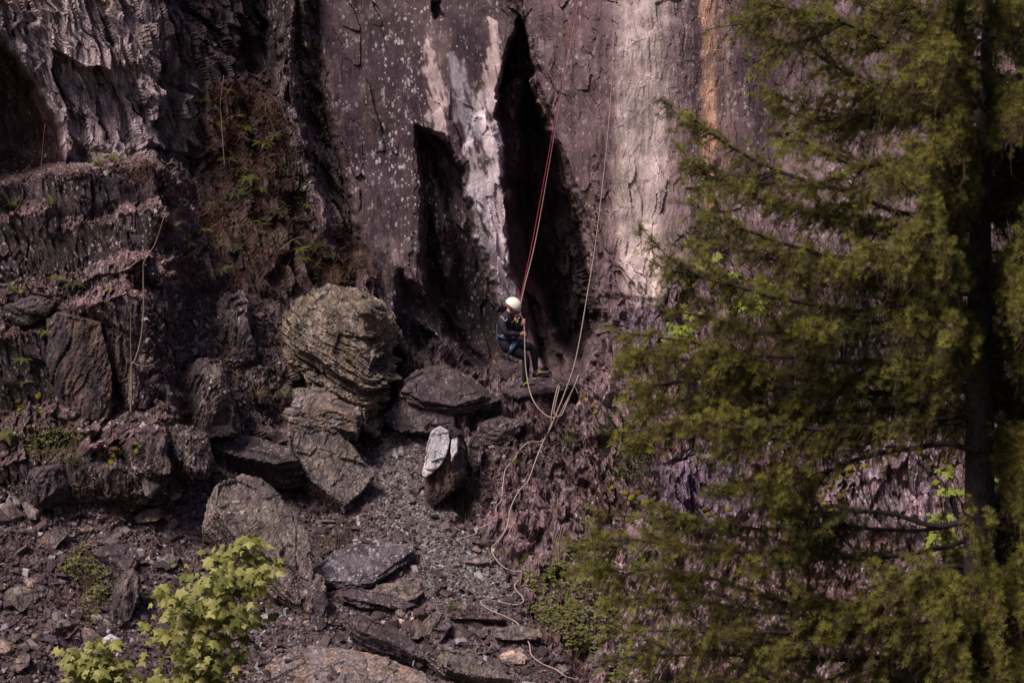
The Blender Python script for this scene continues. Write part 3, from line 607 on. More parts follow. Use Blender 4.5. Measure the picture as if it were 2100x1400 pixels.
ROCKS = [
 # name, label, category, [hulls], fol, amp, mat, seed, lay_f, lay_a
 ('boulder', 'huge rounded tan boulder with flaking layered underside beside the climber\'s cave', 'boulder',
  [hull_pts("560 650 575 614 602 600 645 588 686 581 742 590 792 622 808 655 802 760 796 842 772 890 744 888 700 850 600 796 570 772 564 738 578 700", -.75, 1.3, .15, "604 668 -.55 640 628 -.45 742 640 -.75 756 760 -.9 750 872 -.85 650 800 -.75 596 745 -.6")], (.42, -.2, .88), .10, MR_tan, 3, 9, .10),
 ('boulder', 'grey blocky boulder with a flat top under the huge tan boulder', 'boulder',
  [hull_pts("578 826 612 800 700 802 732 822 742 880 730 898 600 900 574 860", -1.75, .9, .25, "600 838 -.25 725 836 -.3 728 886 -.25 690 815 .1")], (.1, -.3, .95), .05, MR_grey, 5, 16, .02),
 ('rock_slab', 'tilted olive brown slab with ribbed layers propped between grey boulder and path', 'rock slab',
  [plate_hull("600 880 690 872 730 920 768 968 742 1010 706 1036 640 985 596 915", (.35, -.75, .55), (-.12, .4, -.35))], (.75, -.35, .60), .05, MR_brown, 6, 22, .035),
 ('rock_slab', 'overhanging dark slab with black underside jutting left above the leaning lichen slab', 'rock slab',
  [plate_hull("420 893 452 886 530 894 596 916 606 938 560 946 500 934 440 914", (.12, -.40, .9), (.12, .35, -.42), .45, (560, 1000))], (.15, -.35, .9), .045, MR_dark, 7, 20, .03),
 ('rock_slab', 'long leaning slab blotched with cream lichen and moss cushions behind the sycamore sapling', 'rock slab',
  [plate_hull("446 990 500 975 540 985 575 1020 632 1090 640 1140 640 1200 618 1240 580 1190 500 1100 440 1045", (.38, -.8, .45), (-.2, .4, -.35), .1)], (.45, -.75, .45), .05, MR_blot, 8, 16, .02),
 ('boulder', 'upright boulder with a split white front face and black lower half at the path edge', 'boulder',
  [hull_pts("884 886 900 874 946 884 962 920 958 975 925 1010 885 1046 870 1020 866 960 874 920", -2.1, .7, .22, "925 905 -.3 930 1000 -.25 880 1020 -.1")], (.8, -.5, .2), .04, MR_black, 9, 12, .02),
 ('boulder', 'small brown wedge of rock leaning on the white faced boulder', 'boulder',
  [hull_pts("944 905 980 895 990 925 975 970 955 968", -2.05, .45, .2, "965 920 -.15")], (.6, -.5, .3), .03, MR_brown, 10, 16, .02),
 ('boulder', 'long dark brown boulder leaning in the cave mouth left of the climber', 'boulder',
  [plate_hull("824 800 850 770 882 748 930 752 975 776 1012 800 990 812 930 832 870 822", (.22, -.62, .75), (-.04, .45, -.45), .25, (900, 880)), plate_hull("786 868 830 815 880 822 935 834 925 868 900 882 830 874", (.2, -.85, .5), (.0, .4, -.2), .1)], (.25, -.5, .8), .04, MR_dark, 11, 14, .03),
 ('rock_slab', 'dark flat ledge slab under the climber\'s feet', 'rock slab',
  [plate_hull("1030 800 1050 785 1120 770 1185 772 1196 786 1120 798 1060 812", (0, -.35, .94), (0, .35, -.42), .02, (1100, 860)), plate_hull("912 838 940 816 1000 802 1060 792 1078 804 1000 820 935 842", (0, -.35, .94), (.02, .35, -.22), .25, (980, 862))], (.1, -.3, .95), .045, MR_dark, 12, 20, .035),
 ('rock_slab', 'dark slab with blue grey lichen lying across the lower path', 'rock slab',
  [plate_hull("640 1160 690 1124 760 1110 845 1110 850 1126 765 1188 740 1195 650 1188", (.10, -.5, .86), (.0, .25, -.30), .1)], (.1, -.35, .9), .045, MR_blue, 13, 18, .03),
 ('rock_slab', 'brown flat slab with a rough top below the blue grey slab', 'rock slab',
  [plate_hull("770 1195 830 1185 875 1210 850 1228 790 1232 762 1218", (.05, -.5, .86), (0, .2, -.14), .1)], (.1, -.3, .9), .035, MR_brown, 14, 20, .03),
 ('rock_slab', 'long dark slab wedged under the brown flat slab', 'rock slab',
  [plate_hull("690 1205 720 1196 800 1212 862 1238 830 1246 740 1232 700 1222", (.1, -.45, .88), (0, .2, -.20), .1)], (.2, -.4, .85), .04, MR_dark, 15, 20, .03),
 ('boulder', 'pale jagged rock at the foot of the leaning lichen slab', 'boulder',
  [hull_pts("612 1195 640 1175 665 1185 668 1225 640 1275 618 1270 606 1230", -5.2, .5, .4, "640 1200 -.12")], (.6, -.4, .5), .04, MR_grey, 16, 14, .02),
 ('boulder', 'dark pointed rock just below the pale jagged rock', 'boulder',
  [hull_pts("640 1230 662 1205 672 1240 668 1285 630 1290 636 1255", -5.5, .4, .3)], (.7, -.5, .3), .03, MR_dark, 17, 14, .02),
 ('rock_slab', 'thick dark slab with a pale upper corner slanting down to the bottom edge', 'rock slab',
  [plate_hull("710 1262 735 1255 800 1276 842 1300 874 1345 850 1338 790 1310 730 1288", (.3, -.45, .85), (.02, .25, -.34), .1)], (.35, -.35, .85), .045, MR_dark, 18, 20, .03),
 ('boulder', 'brown block standing at the left end of the black overhang slab', 'boulder',
  [hull_pts("868 1272 880 1258 916 1258 926 1280 900 1312 872 1318", -5.7, .5, .4, "890 1285 -.12")], (.5, -.6, .5), .035, MR_brown, 19, 14, .02),
 ('rock_slab', 'black fronted flat slab across the bottom of the path', 'rock slab',
  [plate_hull("920 1256 960 1250 1030 1260 1038 1268 980 1268 925 1264", (0, -.4, .9), (0, .25, -.2), .1)], (.05, -.2, .98), .03, MR_black, 20, 22, .03),
 ('rock_slab', 'layered brown slab near the bottom path beside brambles', 'rock slab',
  [plate_hull("1010 1290 1060 1278 1105 1290 1112 1303 1060 1312 1015 1305", (.05, -.5, .86), (0, .2, -.12), .05)], (.1, -.3, .95), .04, MR_brown, 21, 24, .035),
 ('rock_slab', 'broad pinkish grey slab along the bottom edge behind the sycamore sapling', 'rock slab',
  [hull_pts("470 1385 500 1345 560 1325 700 1325 800 1345 870 1372 900 1400 900 1440 470 1440", -6.75, 1.2, 1.3, "640 1350 0")], (.2, -.5, .8), .05, MR_grey, 22, 14, .02),
 ('rock_slab', 'ridged dark brown slab at the bottom edge between two paler rocks', 'rock slab',
  [plate_hull("872 1335 910 1322 980 1340 1040 1375 1055 1392 980 1385 910 1365", (.2, -.5, .85), (0, .25, -.24), .1)], (.3, -.4, .85), .045, MR_brown, 23, 22, .035),
 ('boulder', 'pale layered block near the bottom edge right of the ridged slab', 'boulder',
  [hull_pts("1020 1340 1050 1334 1076 1342 1080 1356 1040 1364 1024 1358", -6.1, .4, .6)], (.1, -.2, .95), .025, MR_pink, 24, 24, .03),
 ('block', 'squared grey block with a striped top in the middle of the path', 'rock block',
  [plate_hull("946 1141 960 1135 996 1138 1005 1151 985 1155 952 1152", (0, -.45, .88), (0, .12, -.12), .05)], (.05, -.2, .95), .014, MR_grey, 25, 26, .02),
 ('flat_stone', 'broad flat brown stone sunk in the path below the squared block', 'stone',
  [hull_pts("950 1178 975 1168 1010 1178 1025 1192 1000 1206 965 1204", -4.65, .35, 1.6)], (.05, -.6, .8), .012, MR_brown, 26, 20, .01),
 ('flat_stone', 'thin pale flake of slate just above the squared block on the path', 'stone',
  [hull_pts("962 1120 975 1118 990 1128 982 1133 968 1128", -3.95, .15, 1.5)], (.05, -.6, .8), .008, MR_grey, 27, 20, .01),
 ('stone', 'pink orange stone on gravel right of the long dark slab', 'stone',
  [hull_pts("815 1265 832 1250 852 1254 850 1272 826 1278", -5.5, .25, .8)], (.05, -.6, .8), .02, MR_pink, 28, 14, .01),
 ('boulder', 'mauve wedge stone with a pale right face on the left scree', 'boulder',
  [hull_pts("272 1062 300 1045 326 1040 332 1058 318 1068 285 1070", -4.75, .35, .5, "318 1066 -.08")], (.3, -.5, .7), .018, MR_grey, 29, 14, .01),
 ('stone', 'pale grey stone right of the mauve wedge stone on the left scree', 'stone',
  [hull_pts("338 1080 355 1060 364 1068 362 1080 345 1086", -4.85, .25, .4)], (.3, -.5, .7), .016, MR_grey, 30, 14, .01),
 ('stone', 'small pale angular stone on the left scree above the leafy bush', 'stone',
  [hull_pts("162 1084 180 1075 190 1080 186 1090 166 1090", -5.2, .2, .4)], (.3, -.5, .7), .014, MR_grey, 31, 14, .01),
 ('boulder', 'black topped boulder heap left of the sycamore sapling top', 'boulder',
  [hull_pts("190 1130 240 1115 272 1130 280 1160 262 1180 215 1165", -5.4, .5, .6, "235 1150 -.12")], (.3, -.5, .7), .035, MR_dark, 32, 16, .03),
 ('boulder', 'flat mauve rock lying on the left scree above the green bush', 'boulder',
  [hull_pts("82 1105 100 1090 132 1080 140 1095 110 1125 85 1122", -5.5, .4, .6)], (.3, -.5, .7), .02, MR_grey, 33, 14, .02),
 ('boulder', 'upright narrow grey boulder left of the sycamore sapling', 'boulder',
  [hull_pts("236 1225 250 1180 270 1166 286 1185 282 1230 262 1285 235 1290", -6.3, .5, .3, "262 1200 -.15")], (.5, -.6, .3), .04, MR_out, 34, 14, .02),
 ('boulder', 'brown angular boulder near the left edge of the scree', 'boulder',
  [hull_pts("12 1215 40 1200 70 1212 72 1235 40 1250 20 1242", -6.5, .5, .6, "40 1220 -.1")], (.3, -.6, .6), .035, MR_brown, 35, 14, .02),
 ('flat_stone', 'dark flat plate of slate lying low on the left scree', 'stone',
  [hull_pts("55 1302 85 1292 118 1300 120 1320 80 1312", -7.0, .35, 1.0)], (.05, -.5, .85), .018, MR_dark, 36, 16, .01),
 ('boulder', 'pinkish cube shaped rock in the bottom left corner', 'boulder',
  [hull_pts("25 1365 40 1345 60 1340 58 1368 30 1378", -7.5, .35, .4)], (.2, -.5, .8), .03, MR_grey, 37, 14, .02),
 ('stone', 'white angular stone behind the small sycamore sprig', 'stone',
  [hull_pts("210 1312 228 1300 245 1310 238 1322 215 1325", -6.9, .25, .5)], (.2, -.5, .8), .018, MR_pale, 38, 14, .01),
 ('boulder', 'brown jagged rock sticking out of the left scree below the mauve wedge', 'boulder',
  [hull_pts("322 1150 345 1135 368 1140 362 1158 340 1165", -5.35, .3, .5)], (.2, -.5, .8), .03, MR_brown, 39, 18, .02),
 # outcrops of the left slope
 ('rock_outcrop', 'tall leaning mauve outcrop among the debris left of the huge boulder', 'rock outcrop',
  [hull_pts("448 625 478 598 500 600 518 680 530 740 505 750 470 720 450 680", -2.0, 1.0, .3, "485 650 -.25 505 720 -.15")], (.9, -.4, -.2), .06, MR_out, 41, 10, .02),
 ('rock_outcrop', 'peaked pillar of lichen spotted slate above the overhanging slab', 'rock outcrop',
  [hull_pts("362 790 400 745 428 732 452 750 476 830 490 888 440 890 385 885 378 830", -2.95, 1.1, .3, "425 760 -.35 430 880 -.25 455 850 -.2")], (.9, -.4, -.3), .07, MR_out, 42, 9, .03),
 ('rock_outcrop', 'cluster of upright lichen covered blocks left of the overhanging slab', 'rock outcrop',
  [hull_pts("280 885 310 872 345 880 350 965 300 968 285 930", -3.9, .8, .2, "320 900 -.3 325 955 -.2"), hull_pts("345 880 400 878 425 900 440 970 400 972 350 965", -3.75, .8, .2, "385 900 -.3 400 960 -.2")], (.95, -.3, -.2), .07, MR_out, 43, 9, .03),
 ('rock_outcrop', 'black shadowed block with a rounded top in the middle of the left terraces', 'rock outcrop',
  [hull_pts("96 660 130 640 180 636 215 660 230 740 225 850 150 850 110 790 92 720", -3.75, .9, .12, "170 660 -.1")], (.9, -.4, -.2), .05, MR_black, 44, 9, .03),
 ('rock_outcrop', 'tall lichen edged block right of the black block on the left terraces', 'rock outcrop',
  [hull_pts("200 600 245 575 262 600 290 700 310 800 316 830 250 830 225 740 190 660", -3.2, .9, .15, "235 640 -.3 270 740 -.2 280 820 -.1")], (.95, -.3, -.25), .06, MR_out, 45, 9, .03),
 ('rock_outcrop', 'squat dark block with a pale top edge at the lower left of the terraces', 'rock outcrop',
  [hull_pts("42 985 66 958 110 950 130 965 150 1030 110 1040 52 1035", -4.95, .8, .2, "95 975 -.3 110 1025 -.2")], (.9, -.4, -.3), .05, MR_dark, 46, 9, .03),
 ('rock_outcrop', 'row of upright broken slate fins at the foot of the left terraces', 'rock outcrop',
  [hull_pts("140 975 165 940 185 960 200 1010 150 1015", -4.7, .7, .2, "168 970 -.2"), hull_pts("195 960 240 935 265 960 275 1005 215 1015", -4.55, .7, .2, "235 960 -.25")], (.95, -.3, -.2), .06, MR_out, 47, 9, .03),
 ('rock_outcrop', 'dark cornered block on the second terrace at the left edge', 'rock outcrop',
  [hull_pts("20 625 70 608 118 612 110 640 60 665 25 670", -3.35, .8, .1, "60 625 -.2")], (.2, -.4, .9), .04, MR_dark, 48, 9, .03),
 ('rock_outcrop', 'small shelf of rock at the top of the path behind the white faced boulder', 'rock outcrop',
  [hull_pts("985 870 1020 856 1070 862 1050 900 1010 915 980 900", -1.25, .6, .3, "1020 880 -.2")], (.3, -.4, .8), .05, MR_dark, 49, 12, .03),
]
for nm, lb, ct, hs, fol, amp, mt, sd, lf_, la_ in ROCKS:
    big = max((h.max(0)-h.min(0))[[0, 2]].max() for h in hs)
    rock(nm, lb, ct, hs, fol, amp, .026 if big > .7 else .016, sd, mt, None, lf_, la_, chisel=nm in ('boulder', 'rock_outcrop', 'stone') and sd not in (3, 9))
# the white flake that fronts the upright boulder
wb = [o for o in bpy.data.objects if o.get('label', '').startswith('upright boulder')][0]
def plate(name, outl, Y, lean, th, mat, parent, sd, nrmoff=.0):
    h = hull_pts(outl, Y, th, lean, '', 1.0)
    o = rock(name, None, None, [h], (.2, -.95, .2), .012, .014, sd, mat, None, 10, .004)
    o.matrix_basis = Matrix.Identity(4); o.data.transform(Matrix.Translation(Vector(P(0, 0, 0)*0)))
    return o
def plate(name, outl, Y, lean, th, mat, parent, sd):
    o = rock(name, None, None, [hull_pts(t_, Y, th, lean, '', 1.0) for t_ in outl.split('|')], (.2, -.95, .2), .022, .013, sd, mat, None, 10, .004, chisel=False)
    o.location = Vector(o.location)-Vector(parent.location); o.parent = parent; return o
AUTO = False
yf = min(surfY(885, 1046), surfY(925, 1010)-.22*.31)-.05
plate('white_face', "884 887 890 880 903 875 912 883 919 884 923 905 913 938 884 944 874 922|880 925 912 932 906 950 897 960 874 962 872 940|872 950 897 955 886 968 872 978 867 972", yf-.20, .22, .25, MR_pale, wb, 91)
plate('white_face', "928 902 938 898 936 925 926 945", yf-.2, .22, .2, MR_pale, wb, 92)
# ================================================================== person on the rope
def skin(nodes, edges, root, sub=2):
    """nodes: name -> (x, y, z, rx[, ry]); one continuous skinned surface"""
    names = list(nodes); bm = bmesh.new(); vs = {n: bm.verts.new(nodes[n][:3]) for n in names}
    for a, b in edges: bm.edges.new((vs[a], vs[b]))
    me = bpy.data.meshes.new('s'); bm.to_mesh(me); bm.free(); o = bpy.data.objects.new('s', me); COL.objects.link(o)
    m = o.modifiers.new('k', 'SKIN'); m.use_smooth_shade = True
    for k, n in enumerate(names):
        v = me.skin_vertices[0].data[k]; r = nodes[n][3]; r2 = nodes[n][4] if len(nodes[n]) > 4 else r; v.radius = (r, r2); v.use_root = n == root
    s = o.modifiers.new('u', 'SUBSURF'); s.levels = sub; s.render_levels = sub
    dg = bpy.context.evaluated_depsgraph_get(); me2 = bpy.data.meshes.new_from_object(o.evaluated_get(dg)); bpy.data.objects.remove(o)
    n = len(me2.vertices); co = np.empty(n*3, np.float32); me2.vertices.foreach_get('co', co)
    V_ = co.reshape(-1, 3).astype(float); F4 = [tuple(p.vertices) for p in me2.polygons]; return V_, F4
YP = -1.0       # depth of the climber's middle
M_neo = mat_plain('black neoprene', (.009, .008, .014), .8, .2, nsc=60, amp=.25)
M_neo2 = mat_plain('charcoal neoprene top', (.022, .019, .030), .75, .25, nsc=60, amp=.25)
M_skin = mat_plain('skin', (.52, .27, .20), .5, .4, nsc=40, amp=.12)
M_lip = mat_plain('lips and brows', (.16, .07, .055), .6)
M_helm = mat_plain('cream helmet shell', (.80, .77, .66), .32, .5, nsc=12, amp=.04, bump=.0005)
M_hole = mat_plain('helmet holes', (.03, .03, .04), .6)
M_blue = mat_plain('blue webbing', (.035, .055, .12), .7, nsc=80, amp=.3)
M_greyw = mat_plain('grey webbing', (.20, .21, .24), .7, nsc=80, amp=.3)
M_steel = mat_plain('brushed metal', (.55, .56, .58), .3, .5, .9)
M_yel = mat_plain('yellow lace', (.62, .66, .06), .6)
M_shoe = mat_plain('dark shoe fabric', (.085, .075, .085), .75, nsc=90, amp=.4)
M_sole = mat_plain('rubber sole', (.02, .018, .02), .8)
M_piping = mat_plain('pale seam piping', (.52, .52, .50), .6)
M_red = mat_plain('red climbing rope', (.30, .02, .07), .7, nsc=160, amp=.3)
M_rope = mat_plain('pale static rope', (.38, .28, .24), .8, nsc=160, amp=.35)
def J(px, py, dy, r, r2=None):
    p = P(px, py, YP+dy); return (p[0], p[1], p[2], r) + ((r2,) if r2 else ())
nd = {
 'pel': J(1034, 703, 0, .150, .135), 'wst': J(1034, 687, 0, .125, .105), 'che': J(1034, 666, 0, .150, .120), 'upc': J(1037, 652, 0, .135, .105), 'nk': J(1043, 641, 0, .062, .062), 'nk2': J(1048, 635, 0, .060, .060), 'hd': J(1052, 626, 0, .09, .09),
 'rs': J(1031, 654, -.17, .068), 'ru': J(1031, 668, -.235, .056), 're': J(1037, 684, -.26, .047), 'rf': J(1052, 685, -.21, .041), 'rw': J(1067, 686, -.11, .029), 'rp': J(1072, 686, -.07, .034, .024),
 'ls': J(1040, 655, .16, .068), 'lu': J(1052, 669, .19, .055), 'le': J(1063, 676, .15, .046), 'lf': J(1068, 669, .07, .039), 'lw': J(1071.5, 664, .0, .029), 'lp': J(1074, 660, -.02, .034, .024),
 'rh': J(1036, 708, -.10, .112), 'rt': J(1058, 721, -.12, .092), 'rk': J(1079, 733, -.12, .066), 'rc': J(1079, 751, -.12, .060), 'rc2': J(1077, 766, -.12, .046), 'ra': J(1075, 783, -.12, .038), 'rfo': J(1086, 789, -.13, .036),
 'lh': J(1040, 704, .10, .108), 'lt': J(1070, 706, .13, .086), 'lk': J(1093, 714, .14, .064), 'lc': J(1096, 731, .14, .058), 'lc2': J(1097, 747, .14, .045), 'la': J(1099, 764, .14, .037), 'lfo': J(1112, 770, .13, .035)}
ed = [('pel', 'wst'), ('wst', 'che'), ('che', 'upc'), ('upc', 'nk'), ('nk', 'nk2'), ('nk2', 'hd'), ('upc', 'rs'), ('rs', 'ru'), ('ru', 're'), ('re', 'rf'), ('rf', 'rw'), ('rw', 'rp'),
      ('upc', 'ls'), ('ls', 'lu'), ('lu', 'le'), ('le', 'lf'), ('lf', 'lw'), ('lw', 'lp'), ('pel', 'rh'), ('rh', 'rt'), ('rt', 'rk'), ('rk', 'rc'), ('rc', 'rc2'), ('rc2', 'ra'), ('ra', 'rfo'),
      ('pel', 'lh'), ('lh', 'lt'), ('lt', 'lk'), ('lk', 'lc'), ('lc', 'lc2'), ('lc2', 'la'), ('la', 'lfo')]
BV, BF = skin(nd, ed, 'pel', 2)
# head: a shaped ellipsoid with brow, nose, lips, chin and ears, looking down to the right
def head_mesh():
    nu, nv = 36, 28; u, v = np.meshgrid(np.linspace(0, 2*math.pi, nu, endpoint=False), np.linspace(.02, math.pi-.02, nv))
    x = np.sin(v)*np.cos(u); y = np.sin(v)*np.sin(u); z = np.cos(v)       # +x is the face
    X = .098*x; Y = .076*y; Z = .122*z
    jaw = sstep(0, -.9, z); Y = Y*(1-.38*jaw); X = X*(1-.10*jaw*(x > 0))+.012*jaw*(x > 0)-.03*jaw*(x < 0)*x
    g = lambda cy, cz, sy_, sz_: np.exp(-((y-cy)/sy_)**2-((z-cz)/sz_)**2)*(x > 0)
    X = X+.026*g(0, -.20, .13, .16)+.012*g(0, .05, .12, .18)+.008*g(0, .22, .6, .08)-.011*(g(.36, .04, .17, .1)+g(-.36, .04, .17, .1))+.008*g(0, -.50, .28, .09)-.004*g(0, -.43, .25, .03)+.013*g(0, -.82, .3, .15)
    V_ = np.stack([X, Y, Z], -1).reshape(-1, 3); i = np.arange(nu*nv).reshape(nv, nu)
    F_ = np.stack([i[:-1], i[1:], np.roll(i, -1, 1)[1:], np.roll(i, -1, 1)[:-1]], -1).reshape(-1, 4)
    return V_, F_
HC = np.array(J(1051.5, 629, -.01, 0)[:3])
tilt = Matrix.Rotation(R(-14), 3, 'Z') @ Matrix.Rotation(R(38), 3, 'Y')     # nods forward/down, turned slightly to the camera
TM = np.array(tilt)
def tohead(a): return np.asarray(a)@TM.T+HC
hv, hf = head_mesh()
body_V = [BV]; body_F = [list(f) for f in BF]; body_M = []
bc = BV
body_M = [0]*len(BF)
off = len(BV)
body_V.append(tohead(hv)); body_F += [[int(i)+off for i in f] for f in hf]; body_M += [0]*len(hf); off += len(hv)
def blob(c, r, m, n=10):
    global off
    u, v = np.meshgrid(np.linspace(0, 2*math.pi, n, endpoint=False), np.linspace(.05, math.pi-.05, n)); p = np.stack([r[0]*np.sin(v)*np.cos(u), r[1]*np.sin(v)*np.sin(u), r[2]*np.cos(v)], -1).reshape(-1, 3)+np.array(c)
    i = np.arange(n*n).reshape(n, n); F_ = np.stack([i[:-1], i[1:], np.roll(i, -1, 1)[1:], np.roll(i, -1, 1)[:-1]], -1).reshape(-1, 4)
    body_V.append(tohead(p)); body_F.extend([[int(k)+off for k in f] for f in F_]); body_M.extend([m]*len(F_)); off += n*n
for sgn in (-1, 1):
    blob((.082, sgn*.032, .006), (.012, .015, .010), 1); blob((.086, sgn*.032, .032), (.008, .022, .005), 1)
    blob((-.002, sgn*.078, -.008), (.020, .010, .034), 0)
blob((.099, 0, -.056), (.006, .024, .006), 1)
# fingers: each an own bent chain rooted in the palm and closed round the rope
def fingers(palm, ropept, up, side):
    """palm centre, point on the rope, direction along the rope, direction from palm to rope"""
    global off
    pal = np.array(palm[:3]); rp = np.array(ropept); up = np.array(up, float); up /= np.linalg.norm(up)
    d = rp-pal; d -= up*(d@up); d /= np.linalg.norm(d)+1e-9; out = np.cross(up, d)*side
    for k, (h, L) in enumerate(((.030, .95), (.010, 1.05), (-.010, 1.0), (-.029, .82))):
        c0 = pal+up*h-d*.005+out*.012; r = .024*L
        pts = [c0, rp+up*h+out*r*1.0-d*.018, rp+up*h+out*r*.9+d*.012, rp+up*h+d*.026*L-out*.004, rp+up*h+d*.012-out*.022*L]
        b = Buf(); b.tube(catmull(pts, 4), np.linspace(.0095, .0075, 17), 8, 0)
        V_ = np.concatenate(b.V); body_V.append(V_)
        for fs in b.F.values():
            for f in np.concatenate(fs): body_F.append([int(i)+off for i in f]); body_M.append(0)
        off += len(V_)
    pts = [pal-out*.012+up*.015, pal-out*.026+up*.032+d*.012, rp-out*.018+up*.044-d*.004, rp+out*.004+up*.046+d*.004]
    b = Buf(); b.tube(catmull(pts, 4), np.linspace(.012, .0085, 13), 8, 0); V_ = np.concatenate(b.V); body_V.append(V_)
    for fs in b.F.values():
        for f in np.concatenate(fs): body_F.append([int(i)+off for i in f]); body_M.append(0)
    off += len(V_)
rope_lo = np.array(J(1076, 686, -.10, 0)[:3]); rope_hi = np.array(J(1074.5, 660, -.055, 0)[:3])
fingers(nd['rp'], rope_lo, rope_hi-rope_lo, 1); fingers(nd['lp'], rope_hi, rope_hi-rope_lo, -1)
def mesh_list(name, V_, F_, mats, mi=None, smooth=True):
    me = bpy.data.meshes.new(name); me.from_pydata([tuple(v) for v in V_], [], [tuple(f) for f in F_])
    for m in mats: me.materials.append(m)
    if mi is not None: me.polygons.foreach_set('material_index', mi)
    me.polygons.foreach_set('use_smooth', [smooth]*len(me.polygons)); me.update(); return me
porigin = Vector(P(1036, 795, YP).tolist())
person = bpy.data.objects.new('person', mesh_list('person', np.concatenate(body_V), body_F, [M_skin, M_lip], body_M)); COL.objects.link(person)
rebase(person, porigin)
tag(person, 'climber in black wetsuit and cream helmet, looking down, both hands on the rope', 'person')
def pchild(name, me, mat=None):
    me.transform(Matrix.Translation(-porigin)); o = bpy.data.objects.new(name, me); COL.objects.link(o)
    if mat: me.materials.append(mat)
    o.parent = person; return o
# wetsuit: follows the body, ends at neck, wrists and ankles
me = mesh_list('n', BV, BF, []); vn_ = np.empty(len(BV)*3, np.float32); me.vertex_normals.foreach_get('vector', vn_); vn_ = vn_.reshape(-1, 3)
def near_(n): return np.array(nd[n][:3])
cent = np.array([BV[list(f)].mean(0) for f in BF])
def cut(c, a, b, at):   # beyond the plane through `at` on the way a->b and near it
    d = near_(b)-near_(a); d /= np.linalg.norm(d); return ((c-at)@d > 0) & (np.linalg.norm(c-near_(b), axis=1) < .16)
bare = cut(cent, 'rf', 'rw', near_('rw')-.2*(near_('rw')-near_('rf'))) | cut(cent, 'lf', 'lw', near_('lw')-.2*(near_('lw')-near_('lf'))) | cut(cent, 'upc', 'nk2', near_('nk')+.3*(near_('nk2')-near_('nk'))) | (cent[:, 2] > near_('nk2')[2]+.02)
lowz = near_('wst')[2]-.01
SV = BV+vn_*.008+ (vn_*(.006*np.abs(vnoise(BV*np.array([9, 9, 22.]), 3))[:, None]))
top = [f for f, b, c in zip(BF, bare, cent) if not b and c[2] > lowz]; low = [f for f, b, c in zip(BF, bare, cent) if not b and c[2] <= lowz]
def sub(F_):
    u = sorted({i for f in F_ for i in f}); mp = {v: k for k, v in enumerate(u)}; return SV[u], [[mp[i] for i in f] for f in F_]
o = pchild('wetsuit_top', mesh_list('wetsuit_top', *sub(top), [M_neo2])); o['label'] = 'charcoal long sleeved wetsuit top with pale shoulder piping'
pchild('wetsuit_trousers', mesh_list('wetsuit_trousers', *sub(low), [M_neo]))
def snapb(pts):
    """drop line points onto the near side of the suit surface"""
    t = BVHTree.FromPolygons([Vector(v) for v in SV], [tuple(f) for f in BF]); out = []
    for p in pts:
        d = Vector(p)-Vector(CAM); d.normalize(); h = t.ray_cast(Vector(CAM), d)
        out.append(np.array(h[0])-np.array(d)*.004 if h[0] else np.array(p))
    return out
wt_top = person.children[0]
b = Buf(); pl = [P(x, y, YP) for x, y in ((1024, 650), (1029, 649), (1036, 658), (1040, 653.5))]
b.tube(snapb(catmull(pl, 5)), .0055, 6); b.tube(snapb(catmull([P(x, y, YP) for x, y in ((1019, 666), (1018.5, 674), (1019, 684))], 5)), .003, 5)
b.tube(snapb(catmull([P(x, y, YP) for x, y in ((1049, 661), (1052, 660.5), (1054, 661.5))], 3)), .006, 5)
pchild('seam_piping', b.build('seam_piping', M_piping).data); bpy.data.objects.remove([o for o in bpy.data.objects if o.name.startswith('seam_piping') and o.parent is None][0])
def child_buf(b, name, mat, parent=person):
    o = b.build(name, mat, smooth=True); o.data.transform(Matrix.Translation(-porigin)); o.parent = parent; return o
# harness
harness = None
def ring(cn, rx, rz, tiltv, w_=.02, n=28):
    pts = []
    c = np.array(cn); z = np.array(tiltv, float); z /= np.linalg.norm(z); a = np.cross(z, [0, 1, 0]); a /= np.linalg.norm(a); b_ = np.cross(z, a)
    ang_ = np.linspace(0, 2*math.pi, n+1); inner = [c+a*rx*math.cos(t)+b_*rz*math.sin(t) for t in ang_]
    V_ = []; F_ = []
    for k, p in enumerate(inner):
        o_ = (p-c)/np.linalg.norm(p-c); 
        for q in (p-z*w_+o_*.0, p+z*w_+o_*.0, p+z*w_+o_*.012, p-z*w_+o_*.012): V_.append(q)
    for k in range(n):
        i, j = k*4, k*4+4
        for q in range(4): F_.append([i+q, i+(q+1) % 4, j+(q+1) % 4, j+q])
    return V_, F_
hb = Buf(); v_, f_ = ring(P(1034.5, 691, YP), .135, .150, (.30, 0, 1), .022); hb.add(v_, np.array(f_))
harness = child_buf(hb, 'climbing_harness', M_blue); harness['label'] = 'blue webbing waist belt of the harness'
hb = Buf(); v_, f_ = ring(P(1051, 713, YP-.11), .118, .118, (.85, 0, -.55), .024); hb.add(v_, np.array(f_)); child_buf(hb, 'leg_loop', M_blue, harness)
hb = Buf(); v_, f_ = ring(P(1060, 704, YP+.13), .108, .108, (.95, 0, -.2), .024); hb.add(v_, np.array(f_)); child_buf(hb, 'leg_loop', M_blue, harness)
hb = Buf(); hb.tube(snapb(catmull([P(x, y, YP) for x, y in ((1018, 693), (1024, 690), (1033, 688))], 4)), .017, 6); child_buf(hb, 'belt_padding', M_greyw, harness)
hb = Buf(); hb.tube(snapb(catmull([P(x, y, YP) for x, y in ((1046, 716), (1049, 709), (1053, 700))], 4)), .015, 6); child_buf(hb, 'strap', M_greyw, harness)
